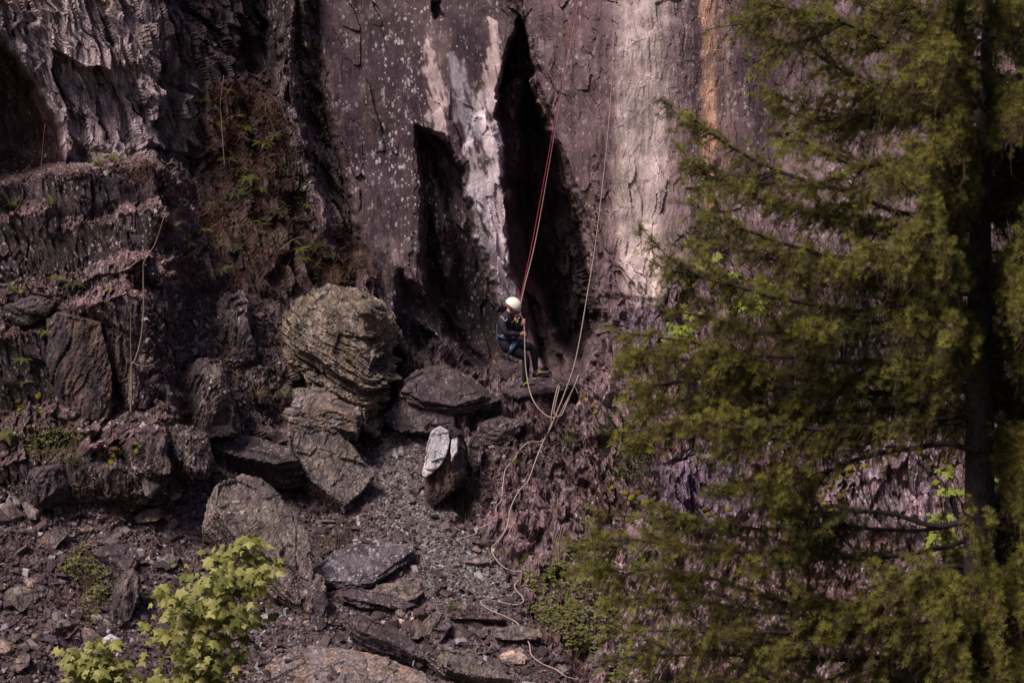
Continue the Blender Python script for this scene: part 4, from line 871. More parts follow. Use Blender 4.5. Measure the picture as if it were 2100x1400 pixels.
# karabiners and chest knot
def oval(c, L, W, n=20, tilt_=0.0):
    t = np.linspace(0, 2*math.pi, n+1); p = np.stack([W*np.cos(t)*np.cos(tilt_)-L*np.sin(t)*np.sin(tilt_), .0*t, W*np.cos(t)*np.sin(tilt_)+L*np.sin(t)*np.cos(tilt_)], -1); return p+np.array(c)
kb = Buf(); kb.tube(oval(P(1065, 641, YP-.06), .040, .024, 20, .3), .008, 6); kb.tube(oval(P(1062, 650, YP-.06), .045, .022, 20, -.3), .008, 6); kb.tube(oval(P(1058, 656, YP-.07), .035, .02, 20, .5), .007, 6)
child_buf(kb, 'karabiner', M_steel, harness)
kb = Buf(); kb.tube(catmull([P(x, y, YP-.07) for x, y in ((1056, 652), (1057, 657))], 3), .010, 6); kb.tube(catmull([P(x, y, YP-.07) for x, y in ((1060.5, 661), (1062, 657))], 3), .009, 6); child_buf(kb, 'sling', M_yel, harness)
kb = Buf(); kb.tube(catmull([P(x, y, YP-.02) for x, y in ((1058, 660), (1060, 672), (1058, 690), (1055, 697))], 4), .011, 6); child_buf(kb, 'tie_in_loop', M_neo, harness)
# shoes
def shoe(ank, toe, sole_y, Yd, seed):
    """lofted shoe from heel to toe in the view's side plane"""
    ax, ay = ank; tx, ty = toe; L = (tx-(ax-6))/116.0
    base = P(ax-8, sole_y, Yd); tp = P(tx, ty, Yd); d = tp-base; d[1] = -.03*0; L = np.linalg.norm(d); d /= L; up = np.array([-d[2], 0, d[0]]); sd_ = np.array([0, 1.0, 0])
    prof = [(0, .020, .03, .030), (.06, .034, .050, .075), (.2, .038, .055, .100), (.34, .037, .05, .098), (.5, .042, .045, .072), (.7, .048, .04, .056), (.88, .044, .032, .044), (.97, .028, .022, .030), (1.0, .010, .012, .018)]
    V_ = []; n = 14
    for t, hw, _, h in prof:
        c = base+d*L*t
        for k in range(n):
            a = 2*math.pi*k/n; y = math.cos(a)*hw; zz = (math.sin(a)*.5+.5); zz = zz**.8*h if math.sin(a) > -0.5 else 0.0
            V_.append(c+sd_*y+up*(zz+.012))
    F_ = [[i*n+k, i*n+(k+1) % n, (i+1)*n+(k+1) % n, (i+1)*n+k] for i in range(len(prof)-1) for k in range(n)]
    F_ += [list(range(n))[::-1], [(len(prof)-1)*n+k for k in range(n)]]
    sh = pchild('shoe', mesh_list('shoe', V_, F_, [M_shoe]))
    V2 = []
    for t, hw, _, h in prof:
        c = base+d*L*t
        for y, z in ((-1, 0), (1, 0), (1, 1), (-1, 1)): V2.append(c+sd_*y*(hw+.006)+up*(.020*z-.004))
    F2 = [[i*4+k, i*4+(k+1) % 4, i*4+4+(k+1) % 4, i*4+4+k] for i in range(len(prof)-1) for k in range(4)]+[[0, 1, 2, 3], [(len(prof)-1)*4+k for k in range(4)]]
    so = pchild('sole', mesh_list('sole', V2, F2, [M_sole], smooth=False)); so.parent = sh
    b = Buf(); 
    for t0, t1, z0, z1 in ((.22, .50, .03, .075), (.45, .62, .075, .055)):
        b.tube([base+d*L*t0+up*z0-sd_*.045, base+d*L*(t0+t1)/2+up*(z0+z1)/2-sd_*.048, base+d*L*t1+up*z1-sd_*.04], .0055, 5)
    b.tube(oval(base+d*L*.42+up*.10-sd_*.03, .02, .014), .005, 5)
    l = child_buf(b, 'lace', M_yel); l.parent = sh
shoe((1074, 786), (1097, 789), 794.5, YP-.12, 1); shoe((1100, 768), (1128, 766), 773.5, YP+.12, 2)
# helmet
nu, nv = 40, 18; u, v = np.meshgrid(np.linspace(0, 2*math.pi, nu, endpoint=False), np.linspace(.001, math.pi*.56, nv))
X = .142*np.sin(v)*np.cos(u); Y_ = .116*np.sin(v)*np.sin(u); Zz = .128*np.cos(v)
Zz = Zz+.014*np.exp(-((v-math.pi*.56)/.2)**2)*np.cos(u)*.6; i = np.arange(nu*nv).reshape(nv, nu)
F_ = np.stack([i[:-1], i[1:], np.roll(i, -1, 1)[1:], np.roll(i, -1, 1)[:-1]], -1).reshape(-1, 4)
hm = np.stack([X, Y_, Zz], -1).reshape(-1, 3)+np.array([-.010, 0, .028])
hel = mesh_list('helmet', tohead(hm), F_.tolist(), [M_helm]); ho = pchild('helmet', hel)
ho.modifiers.new('thick', 'SOLIDIFY').thickness = -.008
b = Buf()
def onhelm(uu, vv, e=1.0): return tohead(np.array([.142*math.sin(vv)*math.cos(uu)*e-.010, .116*math.sin(vv)*math.sin(uu)*e, .128*math.cos(vv)*e+.028]))
for uu, vv in ((-1.75, .62), (-1.5, .66), (-1.95, .72), (-1.62, .80), (-1.35, .78), (-1.85, .92), (-2.3, .85), (-2.55, 1.2)):
    b = Buf(); b.tube([onhelm(uu, vv, 1.0), onhelm(uu, vv, 1.045)], .0085, 8); hh = child_buf(b, 'vent_hole', M_hole); hh.parent = ho
b = Buf(); b.tube([onhelm(-1.5, 1.25, 1.0), onhelm(-1.5, 1.25, 1.05)], .018, 12); r_ = child_buf(b, 'rivet', M_steel); r_.parent = ho
b = Buf(); b.tube(catmull([tohead(p) for p in ((0.0, -.088, .0), (.03, -.078, -.06), (.055, -.045, -.115), (.06, 0, -.125), (.055, .045, -.115), (.03, .078, -.06), (0, .088, 0))], 5), .0065, 5); r_ = child_buf(b, 'chin_strap', M_neo); r_.parent = ho
b = Buf(); b.tube(catmull([tohead(p) for p in ((-.06, -.086, .0), (-.02, -.082, -.05), (.03, -.078, -.06))], 5), .0065, 5); r_ = child_buf(b, 'chin_strap', M_neo); r_.parent = ho

# ================================================================== ropes
def ropeobj(name, label, pts, rad, mat):
    b = Buf(); pts = np.array(pts); b.tube(pts, rad*np.interp(pts[:, 2], [-1, 5], [1, .55]), 6); o = b.build(name, mat, smooth=True); rebase(o, Vector(pts[-1].tolist())); return tag(o, label, 'rope')
def lie(s_, off=.10):
    """a rope lying on the rock: px points dropped on the surface"""
    q = catmull(pp(s_), 8); p, n = surf(q[:, 0], q[:, 1]); 
    base_ = p.copy(); yy_ = p[:, 1]; base_[:, 1] = np.min([np.roll(np.pad(yy_, 4, 'edge'), k)[4:-4] for k in range(-3, 4)], axis=0)-off*.5
    for _ in range(2): base_[1:-1] = (base_[:-2]+base_[1:-1]*2+base_[2:])/4
    return P(q[:, 0], q[:, 1], base_[:, 1])
def run(s_):
    q = np.array([float(t) for t in s_.split()]).reshape(-1, 3); return catmull([P(*t) for t in q], 8)
ropeobj('climbing_rope', 'red rope running from the top of the cliff to the climber\'s chest knot', run("1184 -60 -.35 1182 0 -.4 1140 235 -.6 1095 480 -.85 1070 600 -1.0 1063 638 -1.06 1059.5 647 -1.07 1061 651 -1.06"), .0095, M_red)
b_ = Buf(); b_.tube(oval(P(1059, 648, YP-.07), .018, .012), .014, 6); child_buf(b_, 'rope_knot', M_red)
ropeobj('climbing_rope', 'pale rope through the climber\'s hands, hanging in a loop below the ledge', run("1188 -60 -.33 1186 0 -.36 1144 235 -.56 1101 480 -.82 1075 590 -1.0 1066 636 -1.05 1068 646 -1.07 1073 655 -1.06 1074.5 661 -1.055 1076 686 -1.10 1076.5 720 -1.17 1079 760 -1.25 1086 800 -1.4 1096 825 -1.5 1112 845 -1.55 1130 856 -1.6 1146 853 -1.6"), .0105, M_rope)
ropeobj('static_rope', 'long pale rope down the right wall, winding over the path to the bottom edge', np.concatenate([
  run("1266 -60 .2 1260 40 .1 1250 235 -.3 1225 470 -.8 1205 600 -1.1 1182 730 -1.45 1160 800 -1.6 1140 850 -1.7 1128 880 -1.75"),
  lie("1122 890 1112 910 1098 945 1083 985 1062 1010 1046 1045 1040 1080 1022 1108 1009 1122 1012 1138 1030 1160 1050 1170 1070 1172 1066 1186 1055 1203 1072 1225 1070 1236 1050 1239 1020 1232 990 1230 988 1238 1005 1250 1040 1265 1062 1278 1068 1296 1085 1318 1090 1342 1112 1360 1140 1372 1160 1386 1190 1394 1222 1402")]), .0098, M_rope)
ropeobj('static_rope', 'second pale rope end curling down the slope to a knot on the path', lie("1130 868 1122 892 1108 905 1086 906 1066 922 1052 945 1037 962 1032 990 1028 1025 1018 1038 1016 1060 1000 1075 980 1084 976 1094 960 1099 942 1104"), .0095, M_rope)
ropeobj('static_rope', 'short doubled loop of pale rope hooked on the rock edge right of the ledge', run("1187 768 -1.3 1176 795 -1.45 1162 822 -1.6 1150 846 -1.65 1136 872 -1.7 1131 866 -1.72 1132 845 -1.72 1138 815 -1.6 1144 792 -1.5 1147 795 -1.5 1142 815 -1.58 1136 845 -1.7 1142 852 -1.72 1152 850 -1.7 1162 828 -1.62 1172 806 -1.5 1178 792 -1.45 1186 808 -1.45"), .0085, M_rope)
# ================================================================== plants
M_bark = mat_plain('dark larch bark', (.036, .027, .029), .9, .2, nsc=18, amp=.5, bump=.02)
M_twig = mat_plain('pale bare twig', (.26, .19, .14), .8, nsc=30, amp=.3)
M_stem = mat_plain('brown green stem', (.07, .05, .03), .8, nsc=30, amp=.3)
M_larch = mat_leaf('larch needles', (.060, .044, .018), (.27, .265, .042), .42)
M_syc = mat_leaf('sycamore leaves', (.10, .12, .014), (.46, .43, .15), .38)
M_sycy = mat_leaf('young sycamore leaves', (.20, .26, .03), (.34, .38, .08), .45)
M_bram = mat_leaf('bramble leaves', (.07, .085, .014), (.23, .23, .07), .35)
M_fern = mat_leaf('fern fronds', (.06, .08, .015), (.17, .19, .04), .35)
M_dgreen = mat_leaf('dark ground plants', (.035, .042, .012), (.085, .095, .025), .3)
M_dead = mat_leaf('dead bracken', (.075, .024, .017), (.17, .075, .045), .2)
M_straw = mat_leaf('dry grass', (.16, .11, .06), (.27, .20, .13), .3)
M_grass = mat_leaf('green grass', (.08, .095, .02), (.17, .17, .05), .35)
M_moss = mat_plain('yellow green moss', (.155, .135, .018), .95, .1, nsc=60, amp=.6, bump=.02)
M_mossd = mat_plain('dark moss', (.085, .062, .015), .95, .1, nsc=60, amp=.6, bump=.02)
def nrm_(v): return v/(np.linalg.norm(v, axis=-1, keepdims=True)+1e-9)
def frames(yd, zd):
    y = nrm_(yd); z = nrm_(zd-(zd*y).sum(-1, keepdims=True)*y); return np.stack([np.cross(y, z), y, z], -1)
def leaf_T(kind):
    if kind == 'syc':
        r = [(.15, -.06), (.40, .00), (.27, .13), (.36, .24), (.62, .50), (.36, .50), (.20, .62), (.17, .76)]
        o = [(0, 0)]+r+[(0, 1.08)]+[(-x, y) for x, y in r[::-1]]
        V_ = [(0, .36, .05)]+[(x, y, -.22*abs(x)-.10*max(y-.5, 0)) for x, y in o]; n = len(o)
        return np.array(V_), np.array([[0, 1+k, 1+(k+1) % n] for k in range(n)])
    if kind == 'oval':
        return np.array([(0, 0, 0), (.30, .35, .07), (.22, .75, .04), (0, 1, -.06), (-.22, .75, .04), (-.30, .35, .07), (0, .5, -.03)]), np.array([[0, 1, 6], [1, 2, 6], [2, 3, 6], [3, 4, 6], [4, 5, 6], [5, 0, 6]])
    if kind == 'blade':
        return np.array([(-.5, 0, 0), (.5, 0, 0), (.3, .6, .1), (-.3, .6, .1), (0, 1, .35)])*np.array([.05, 1, 1]), np.array([[0, 1, 2], [0, 2, 3], [3, 2, 4]])
TS = {k: leaf_T(k) for k in ('syc', 'oval', 'blade')}
def inpoly(s_, n, r, jitter=0):
    q = np.array(pp(s_)); out = []
    while len(out) < n:
        p = r.uniform(q.min(0), q.max(0), (n*3, 2)); d = sdist(q, p[:, 0], p[:, 1]); out += p[d < 0].tolist()
    return np.array(out[:n])
# ---------------------------------------------------------------- sycamore saplings
def sycamore(name, label, cat, env, Yc, dY, base, ntw, size, seed, mat, per=5, stems=3, trunkr=.03, group=None):
    r = np.random.default_rng(seed); root_p = P(*base, Yc); e = empty(name, root_p.tolist()); tag(e, label, cat, group)
    ends = inpoly(env, ntw, r); q = np.array(pp(env)); cen = q.mean(0)
    top = q[q[:, 1].argmin()]
    wood = Buf(); lv = Buf(); tr = Buf()
    axis_ = catmull([root_p, P(base[0]*.5+cen[0]*.5, base[1]*.5+cen[1]*.5, Yc), P(*(cen*.6+top*.4), Yc), P(top[0], top[1]+15, Yc)], 8)
    tr.tube(axis_, np.linspace(trunkr, trunkr*.18, len(axis_)), 8)
    pos, yd, zd, sz, rn = [], [], [], [], []
    for ex, ey in ends:
        end = P(ex, ey, Yc+r.normal()*dY); below = axis_[axis_[:, 2] < end[2]-.05]
        if len(below) == 0: below = axis_[:1]
        st = below[np.argmin(np.linalg.norm(below-end, axis=1)+.6*np.abs(below[:, 2]-(end[2]-.45*np.linalg.norm(below[:, :2]-end[:2], axis=1))))]
        mid = (st+end)/2+np.array([0, 0, -.10*np.linalg.norm(end-st)]); tw = catmull([st, mid, end], 6)
        wood.tube(tw, np.linspace(trunkr*.3, .0035, len(tw)), 5, cap=False)
        L = np.linalg.norm(end-st); ks = np.linspace(1, max(.35, 1-per*.10/max(L, .2)), per); az = r.uniform(0, 6.28)
        for kk, k in enumerate(ks):
            c = tw[0]+0; ix = k*(len(tw)-1); i0 = int(min(ix, len(tw)-2)); c = tw[i0]*(1-ix+i0)+tw[i0+1]*(ix-i0)
            az += 1.57
            for s_ in (0, math.pi):
                a = az+s_+r.normal()*.3; out = np.array([math.cos(a), math.sin(a), .35]); pl = size*r.uniform(.35, .8)
                p2 = c+out*pl*.8+np.array([0, -.02, 0]); wood.tube([c, (c+p2)/2+np.array([0, 0, .012]), p2], .0022, 3, cap=False)
                pos.append(p2); yd.append(np.array([out[0]*.9, out[1]*.6-.25, -.55+r.normal()*.25])); zd.append(np.array([r.normal()*.28+out[0]*.3, -.75+out[1]*.3+r.normal()*.2, .85])); sz.append(size*r.uniform(.6, 1.2)*(.75 if kk == 0 else 1)); rn.append(np.clip(r.normal(.45, .28), 0, 1))
    M = frames(np.array(yd), np.array(zd))*np.array(sz)[:, None, None]
    lv.inst(*TS['syc'], M, np.array(pos), np.array(rn))
    tr.build('trunk', M_stem, e, True); wood.build('twigs', M_stem, e); lv.build('crown', mat, e)
    return e
sycamore('sycamore_sapling', 'leafy sycamore sapling rising from the bottom edge in front of the long leaning slab', 'sapling', "510 1098 560 1125 575 1175 540 1200 545 1225 578 1240 570 1262 525 1280 572 1302 560 1345 500 1360 470 1440 250 1440 275 1380 300 1330 275 1290 320 1235 318 1190 360 1150 400 1160 430 1130 470 1102", -13, .28, (420, 1700), 120, .145, 5, M_syc, 4, trunkr=.028)
sycamore('sycamore_sapling', 'smaller sycamore sprig at the bottom left corner', 'sapling', "130 1318 190 1298 236 1318 262 1360 280 1440 150 1440 118 1380", -13.3, .22, (240, 1640), 46, .145, 6, M_syc, 4, trunkr=.018)
sycamore('sycamore_sapling', 'bright young sycamore growing on the right wall behind the larch tip', 'sapling', "1440 508 1470 500 1500 540 1560 580 1660 590 1640 630 1540 620 1470 600 1446 560", -1.6, .2, (1500, 720), 15, .16, 7, M_sycy, 3, trunkr=.015)
sycamore('sycamore_sapling', 'bright sycamore seedling beside the purple slab at the larch\'s left edge', 'sapling', "1340 690 1380 650 1425 630 1430 690 1400 720 1362 716", -1.9, .15, (1440, 780), 9, .15, 8, M_sycy, 3, trunkr=.012)
sycamore('sycamore_tree', 'young sycamore with yellow green leaves behind the larch trunk at the right edge', 'tree', "2010 960 2110 900 2180 1000 2180 1440 1880 1440 1900 1330 1960 1250 1930 1200 1990 1120", -9, .8, (2080, 1800), 60, .18, 9, M_bram, 4, trunkr=.05)
sycamore('sycamore_sapling', 'yellow green sycamore shoots low behind the larch near its trunk', 'sapling', "1890 960 1950 940 1985 1000 1960 1130 1900 1100", -6, .2, (1940, 1350), 9, .15, 10, M_sycy, 3, trunkr=.012)
# ---------------------------------------------------------------- leafy shrubs and brambles
def shrub(name, label, cat, env, n, size, mat, seed, off=.15, stems=9, ysp=.18):
    r = np.random.default_rng(seed); q = inpoly(env, n, r); p, nn = surf(q[:, 0], q[:, 1]); c = np.array(pp(env)); bx, by = c[:, 0].mean(), c[:, 1].max()
    d = -sdist(c, q[:, 0], q[:, 1])
    base_ = surf(bx, by)[0][0]; e = empty(name, base_.tolist()); tag(e, label, cat)
    Yl = p[:, 1]-off*np.clip(d/25, .25, 1.3)*r.uniform(.4, 1.3, n); pos = P(q[:, 0], q[:, 1], Yl)
    lv = Buf(); N3 = pos.repeat(3, 0); k = len(N3); a = np.tile([0, 1.35, -1.35], n)+r.normal(size=k)*.2; az = np.repeat(r.uniform(0, 6.28, n), 3)+a
    yd = np.stack([np.cos(az), np.sin(az)*.6-.2, -.25+r.normal(size=k)*.25], -1); zd = np.stack([r.normal(size=k)*.3, -.5+r.normal(size=k)*.3, 1+0*az], -1)
    M = frames(yd, zd)*(size*r.uniform(.6, 1.25, k))[:, None, None]; cl = np.repeat(vnoise(pos*3.5, seed)*.3+.5, 3)
    lv.inst(*TS['oval'], M, N3, np.clip(cl+r.normal(size=k)*.2, 0, 1)); lv.build('leaves', mat, e)
    st = Buf()
    for k in r.choice(n, min(n, stems*5), replace=False):
        tip = pos[k]; s0 = surf(q[k, 0]*.6+bx*.4, min(q[k, 1]+30, 1430))[0][0]; st.tube(catmull([s0, (s0+tip)/2+np.array([0, -.06, .06]), tip], 5), .004, 4, cap=False)
    st.build('stems', M_stem, e); return e
shrub('bramble_bush', 'dense light green bramble bush at the right side of the path by the lower rope', 'bush', "1056 1190 1085 1160 1140 1128 1200 1100 1260 1120 1280 1240 1262 1320 1190 1335 1130 1296 1084 1250 1096 1215", 900, .062, M_bram, 21, .3)
shrub('leafy_bush', 'tall narrow green bush on the left scree', 'bush', "110 1165 140 1120 185 1105 196 1150 226 1170 232 1220 190 1260 195 1290 168 1296 165 1240 180 1200 150 1180", 240, .052, M_bram, 22, .25)
shrub('bramble_bush', 'low bramble patch under the larch at the bottom edge', 'bush', "1200 1320 1290 1290 1350 1360 1340 1420 1230 1420", 330, .055, M_bram, 23, .25)
shrub('bramble_bush', 'green bramble spray on the slope above the dense bramble bush', 'bush', "1240 960 1262 905 1300 900 1350 960 1330 1000 1270 990", 150, .05, M_dgreen, 24, .2)
shrub('leafy_plant', 'low green plant spread along the lowest left ledge', 'plant', "30 925 60 890 110 878 165 880 170 905 110 925 60 940", 260, .045, M_bram, 25, .1)
shrub('leafy_plant', 'small green flowering clump right of the white faced boulder under the ledge slab', 'plant', "955 905 980 880 1000 862 1022 860 1015 880 985 905", 150, .035, M_dgreen, 26, .1)
shrub('leafy_plant', 'yellow green seedling with round leaves beside the tall mauve outcrop', 'plant', "430 650 448 635 452 650 446 672 426 680 424 668", 22, .065, M_sycy, 27, .1)
shrub('leafy_plant', 'patch of low weeds at the path edge below the olive brown slab', 'plant', "640 1130 660 1090 700 1065 735 1060 720 1090 690 1115", 110, .032, M_dgreen, 28, .06)
shrub('leafy_plant', 'green weeds climbing the right side of the white faced boulder', 'plant', "930 1030 950 990 975 975 985 1010 960 1040", 130, .036, M_dgreen, 29, .1)
shrub('leafy_plant', 'dark ivy hanging from the right wall under the larch', 'plant', "1400 470 1440 440 1500 470 1480 540 1420 520", 230, .045, M_dgreen, 30, .12)
# ---------------------------------------------------------------- ferns and grass tufts
def frond(L, r, droop):
    n = 14; t = np.linspace(0, 1, n); c = np.stack([0*t, L*t*(1-.25*droop*t), L*(.55*t-droop*t*t)], -1); V_ = []; F_ = []
    for k in range(1, n):
        w_ = L*.22*math.sin(math.pi*min(1, t[k]*.85+.15))*(1.05-t[k]*.6); d_ = c[k]-c[k-1]; d_ /= np.linalg.norm(d_)
        for s_ in (-1, 1):
            b = len(V_); V_ += [c[k]-d_*L*.028, c[k]+d_*L*.028, c[k]+np.array([s_*w_, 0, 0])+d_*L*.07-np.array([0, 0, .15*w_])]; F_.append([b, b+1, b+2] if s_ > 0 else [b, b+2, b+1])
    b = len(V_); V_ += [c[0]+[.003, 0, 0], c[0]-[.003, 0, 0], c[-1]]; F_.append([b, b+1, b+2]); return np.array(V_), np.array(F_)
def fern_mesh(seed, L, mat, nf=8):
    r = np.random.default_rng(seed); b = Buf()
    for k in range(nf):
        V_, F_ = frond(L*r.uniform(.7, 1.1), r, r.uniform(.35, .75)); a = 6.28*k/nf+r.normal()*.25; c, s_ = math.cos(a), math.sin(a)
        b.add(V_@np.array([[c, s_, 0], [-s_, c, 0], [0, 0, 1]]), F_, np.clip(r.normal(.5, .25), 0, 1))
    o = b.build('fern', mat); me = o.data; bpy.data.objects.remove(o); return me
def tuft_mesh(seed, L, mat, n=70, w_=.9, spread=.5):
    r = np.random.default_rng(seed); b = Buf(); az = r.uniform(0, 6.28, n); el = r.uniform(.2, spread+.5, n)
    yd = np.stack([np.cos(az)*el, np.sin(az)*el, 1-.3*el], -1); zd = np.stack([-np.cos(az), -np.sin(az), .3+0*az], -1)*-1
    M = frames(yd, zd)*(L*r.uniform(.5, 1.1, n))[:, None, None]; M[:, :, 0] *= w_
    b.inst(*TS['blade'], M, np.stack([np.cos(az), np.sin(az), 0*az], -1)*.02, r.uniform(0, 1, n)); o = b.build('grass_tuft', mat); me = o.data; bpy.data.objects.remove(o); return me
def place(me, name, px, py, label, cat, group, sc=1.0, tiltn=.3, out=.02):
    p, n = surf(px, py); p = p[0]; n = n[0]; o = bpy.data.objects.new(name, me); COL.objects.link(o)
    z = Vector(n.tolist())*tiltn+Vector((0, -.15, 1)); q = z.to_track_quat('Z', 'Y'); o.rotation_mode = 'QUATERNION'
    from mathutils import Quaternion
    o.rotation_quaternion = q @ Quaternion((0, 0, 1), random.uniform(0, 6.28)); o.scale = (sc,)*3; o.location = (Vector(p.tolist())-Vector((0, out, 0)))
    return tag(o, label, cat, group)
FM = [fern_mesh(k, .34, M_fern) for k in (1, 2, 3)]; FD = [fern_mesh(k+5, .34, M_dgreen) for k in (1, 2)]
place(FM[0], 'fern', 286, 812, 'bright green fern at the foot of the bare twiggy sapling', 'fern', None, 1.1)
place(FM[1], 'fern', 8, 905, 'upright bright fern at the left edge beside the low green plant', 'fern', None, 1.3)
place(FM[2], 'fern', 52, 1022, 'pale green fern below the squat dark block at the lower left', 'fern', None, .8)
for x, y, s_ in ((498, 265, .8), (478, 240, .9), (520, 402, .7), (432, 255, 1), (460, 335, .9), (497, 384, 1.1), (560, 285, .8), (535, 468, 1), (600, 495, 1), (655, 505, .9), (372, 505, 1.1), (392, 485, .9), (610, 520, .8), (455, 190, .7),
                 (122, 585, .9), (152, 592, .9), (330, 400, .7), (640, 575, .8), (720, 545, .7), (440, 565, .8), (540, 300, .9), (410, 205, .7), (560, 455, .8), (480, 405, .9), (575, 350, .8), (505, 470, 1.0), (365, 640, .7), (380, 625, .6), (630, 340, .6), (618, 260, .6), (470, 300, .8), (485, 505, .9), (700, 450, .6)):
    place(random.choice(FM+FD*2), 'fern', x, y, 'small fern among the dead bracken and ledges of the left slope', 'fern', 'ferns on the left slope', s_)
GT = [tuft_mesh(k, .26, M_grass) for k in (1, 2)]; GS = [tuft_mesh(k+9, .24, M_straw, spread=.9) for k in (1, 2)]
for x, y in inpoly("420 180 600 200 640 440 700 560 560 560 430 500", 26, np.random.default_rng(61)).tolist()+inpoly("0 580 330 560 430 900 100 960 0 900", 16, np.random.default_rng(62)).tolist():
    place(random.choice(FM+FD), 'fern', x, y, 'small fern among the dead bracken and ledges of the left slope', 'fern', 'ferns on the left slope', random.uniform(.35, .75))
for x, y, k in ((40, 430, 0), (105, 432, 0), (230, 335, 0), (250, 328, 1), (205, 335, 0), (300, 345, 1), (30, 600, 0), (150, 950, 0), (640, 600, 1), (735, 530, 1), (1262, 895, 0), (1290, 905, 0), (1240, 890, 0), (1010, 1400, 0), (1080, 1370, 0), (1055, 955, 0), (1066, 1145, 0), (1042, 1140, 1),
                (970, 1015, 0), (925, 1255, 0), (990, 1108, 1), (540, 220, 1), (570, 390, 1), (1200, 1040, 1), (1320, 930, 0), (590, 1060, 0), (235, 1055, 1), (520, 815, 1), (560, 700, 1), (490, 730, 1), (350, 470, 1), (1340, 1010, 1), (1400, 900, 0), (1160, 905, 0), (1120, 1180, 0), (930, 900, 0), (565, 820, 0)):
    place(random.choice(GS if k else GT), 'grass_tuft', x, y, 'dry straw coloured grass tuft on the rocks' if k else 'green grass tuft on the rocks', 'grass tuft', 'dry grass tufts' if k else 'green grass tufts', random.uniform(.6, 1.1))
# ---------------------------------------------------------------- moss cushions
def moss_mesh(seed):
    u, v = np.meshgrid(np.linspace(0, 2*math.pi, 16, endpoint=False), np.linspace(.02, math.pi-.02, 9)); p = np.stack([np.sin(v)*np.cos(u), np.sin(v)*np.sin(u), np.cos(v)], -1).reshape(-1, 3)
    p = p*(1+.35*fbm(p*1.5+seed*5, seed, 3)+.12*vnoise(p*7, seed))[:, None]*np.array([.07, .05, .035]); i = np.arange(144).reshape(9, 16)
    return mesh_np('moss_cushion', p, np.stack([i[:-1], i[1:], np.roll(i, -1, 1)[1:], np.roll(i, -1, 1)[:-1]], -1).reshape(-1, 4), True)
MM = [moss_mesh(k) for k in range(4)]
for m in MM[:3]: m.materials.append(M_moss)
MM[3].materials.append(M_mossd)
mrng = np.random.default_rng(4)
mz = np.concatenate([inpoly("1650 1020 1720 960 1800 880 1860 870 1900 930 1800 930 1740 1000 1700 1050", 46, mrng), inpoly("1880 950 1970 930 1980 1010 1930 1020", 20, mrng), inpoly("1360 1060 1420 1040 1520 1040 1500 1090 1380 1090", 14, mrng), inpoly("1240 1000 1330 980 1340 1080 1260 1050", 10, mrng), inpoly("1470 620 1600 600 1640 520 1700 540 1600 660 1480 650", 18, mrng),
                    inpoly("30 820 90 800 100 880 40 880", 9, mrng), inpoly("180 930 260 900 290 930 240 990", 10, mrng), inpoly("400 700 480 690 470 900 420 900", 8, mrng), np.array([[47, 602], [38, 608], [240, 670], [212, 603], [235, 598], [198, 625], [82, 516], [1205, 818], [1215, 830], [1222, 845], [1440, 1000], [560, 990]])])
for x, y in mz: place(random.choice(MM), 'moss_cushion', x, y, 'small cushion of yellow green moss on a rock face', 'moss cushion', 'moss cushions on the rocks', random.uniform(.5, 1.15), 1.0, .0)
MB = random.choice(MM)
place(MM[0], 'moss_cushion', 518, 1018, 'dark olive moss cushion near the top of the long leaning slab', 'moss cushion', None, 1.0, 1.0, .12)
place(MM[1], 'moss_cushion', 566, 1038, 'double moss cushion on the right edge of the long leaning slab', 'moss cushion', None, 1.3, 1.0, .12)
# ---------------------------------------------------------------- ground cover nobody could count
def cover(name, label, cat, envs, size, mat, seed, kind='oval', off=.03, asp=1.0, up=.5):
    b = Buf(); r = np.random.default_rng(seed)
    for env, n in envs:
        q = inpoly(env, n, r); c = .5+.5*vnoise(np.stack([q[:, 0]/28, q[:, 1]/28, 0*q[:, 0]], -1), seed); keep = r.uniform(0, 1, n) < c*1.5-.25; q = q[keep]; p, nn = surf(q[:, 0], q[:, 1]); n = len(q)
        az = r.uniform(0, 6.28, n); yd = np.stack([np.cos(az), np.sin(az), up*r.normal(size=n)], -1)+nn*.2; zd = nn+np.array([0, 0, .6])+.5*r.normal(size=(n, 3))
        M = frames(yd, zd)*(size*r.uniform(.5, 1.3, n))[:, None, None]; M[:, :, 0] *= asp
        b.inst(*TS[kind], M, p+nn*off*r.uniform(0, 1, n)[:, None], r.uniform(0, 1, n))
    return tag(b.build(name, mat), label, cat, None, 'stuff')
cover('dead_bracken', 'rust red dead bracken and roots hanging in the gully and around the boulders', 'dead bracken', [("340 380 420 360 440 600 360 620", 900), ("560 60 640 60 660 300 600 300", 500), ("400 430 450 420 470 480 440 510 400 490", 1500), ("640 470 700 440 760 520 765 600 690 590 640 560", 1500), ("430 160 560 180 600 330 560 420 450 400 420 260", 3600), ("440 400 640 440 640 560 480 570 430 500", 1600), ("255 840 290 850 285 900 255 890", 200), ("260 330 310 335 310 370 270 365", 260), ("100 1150 200 1180 190 1280 120 1240", 260), ("1150 1330 1260 1330 1300 1400 1160 1400", 500), ("1200 900 1500 900 1500 1000 1200 1060", 700), ("1900 880 1990 870 1990 940 1920 930", 300)], .17, M_dead, 41, 'blade', .08, .8, 1.0)
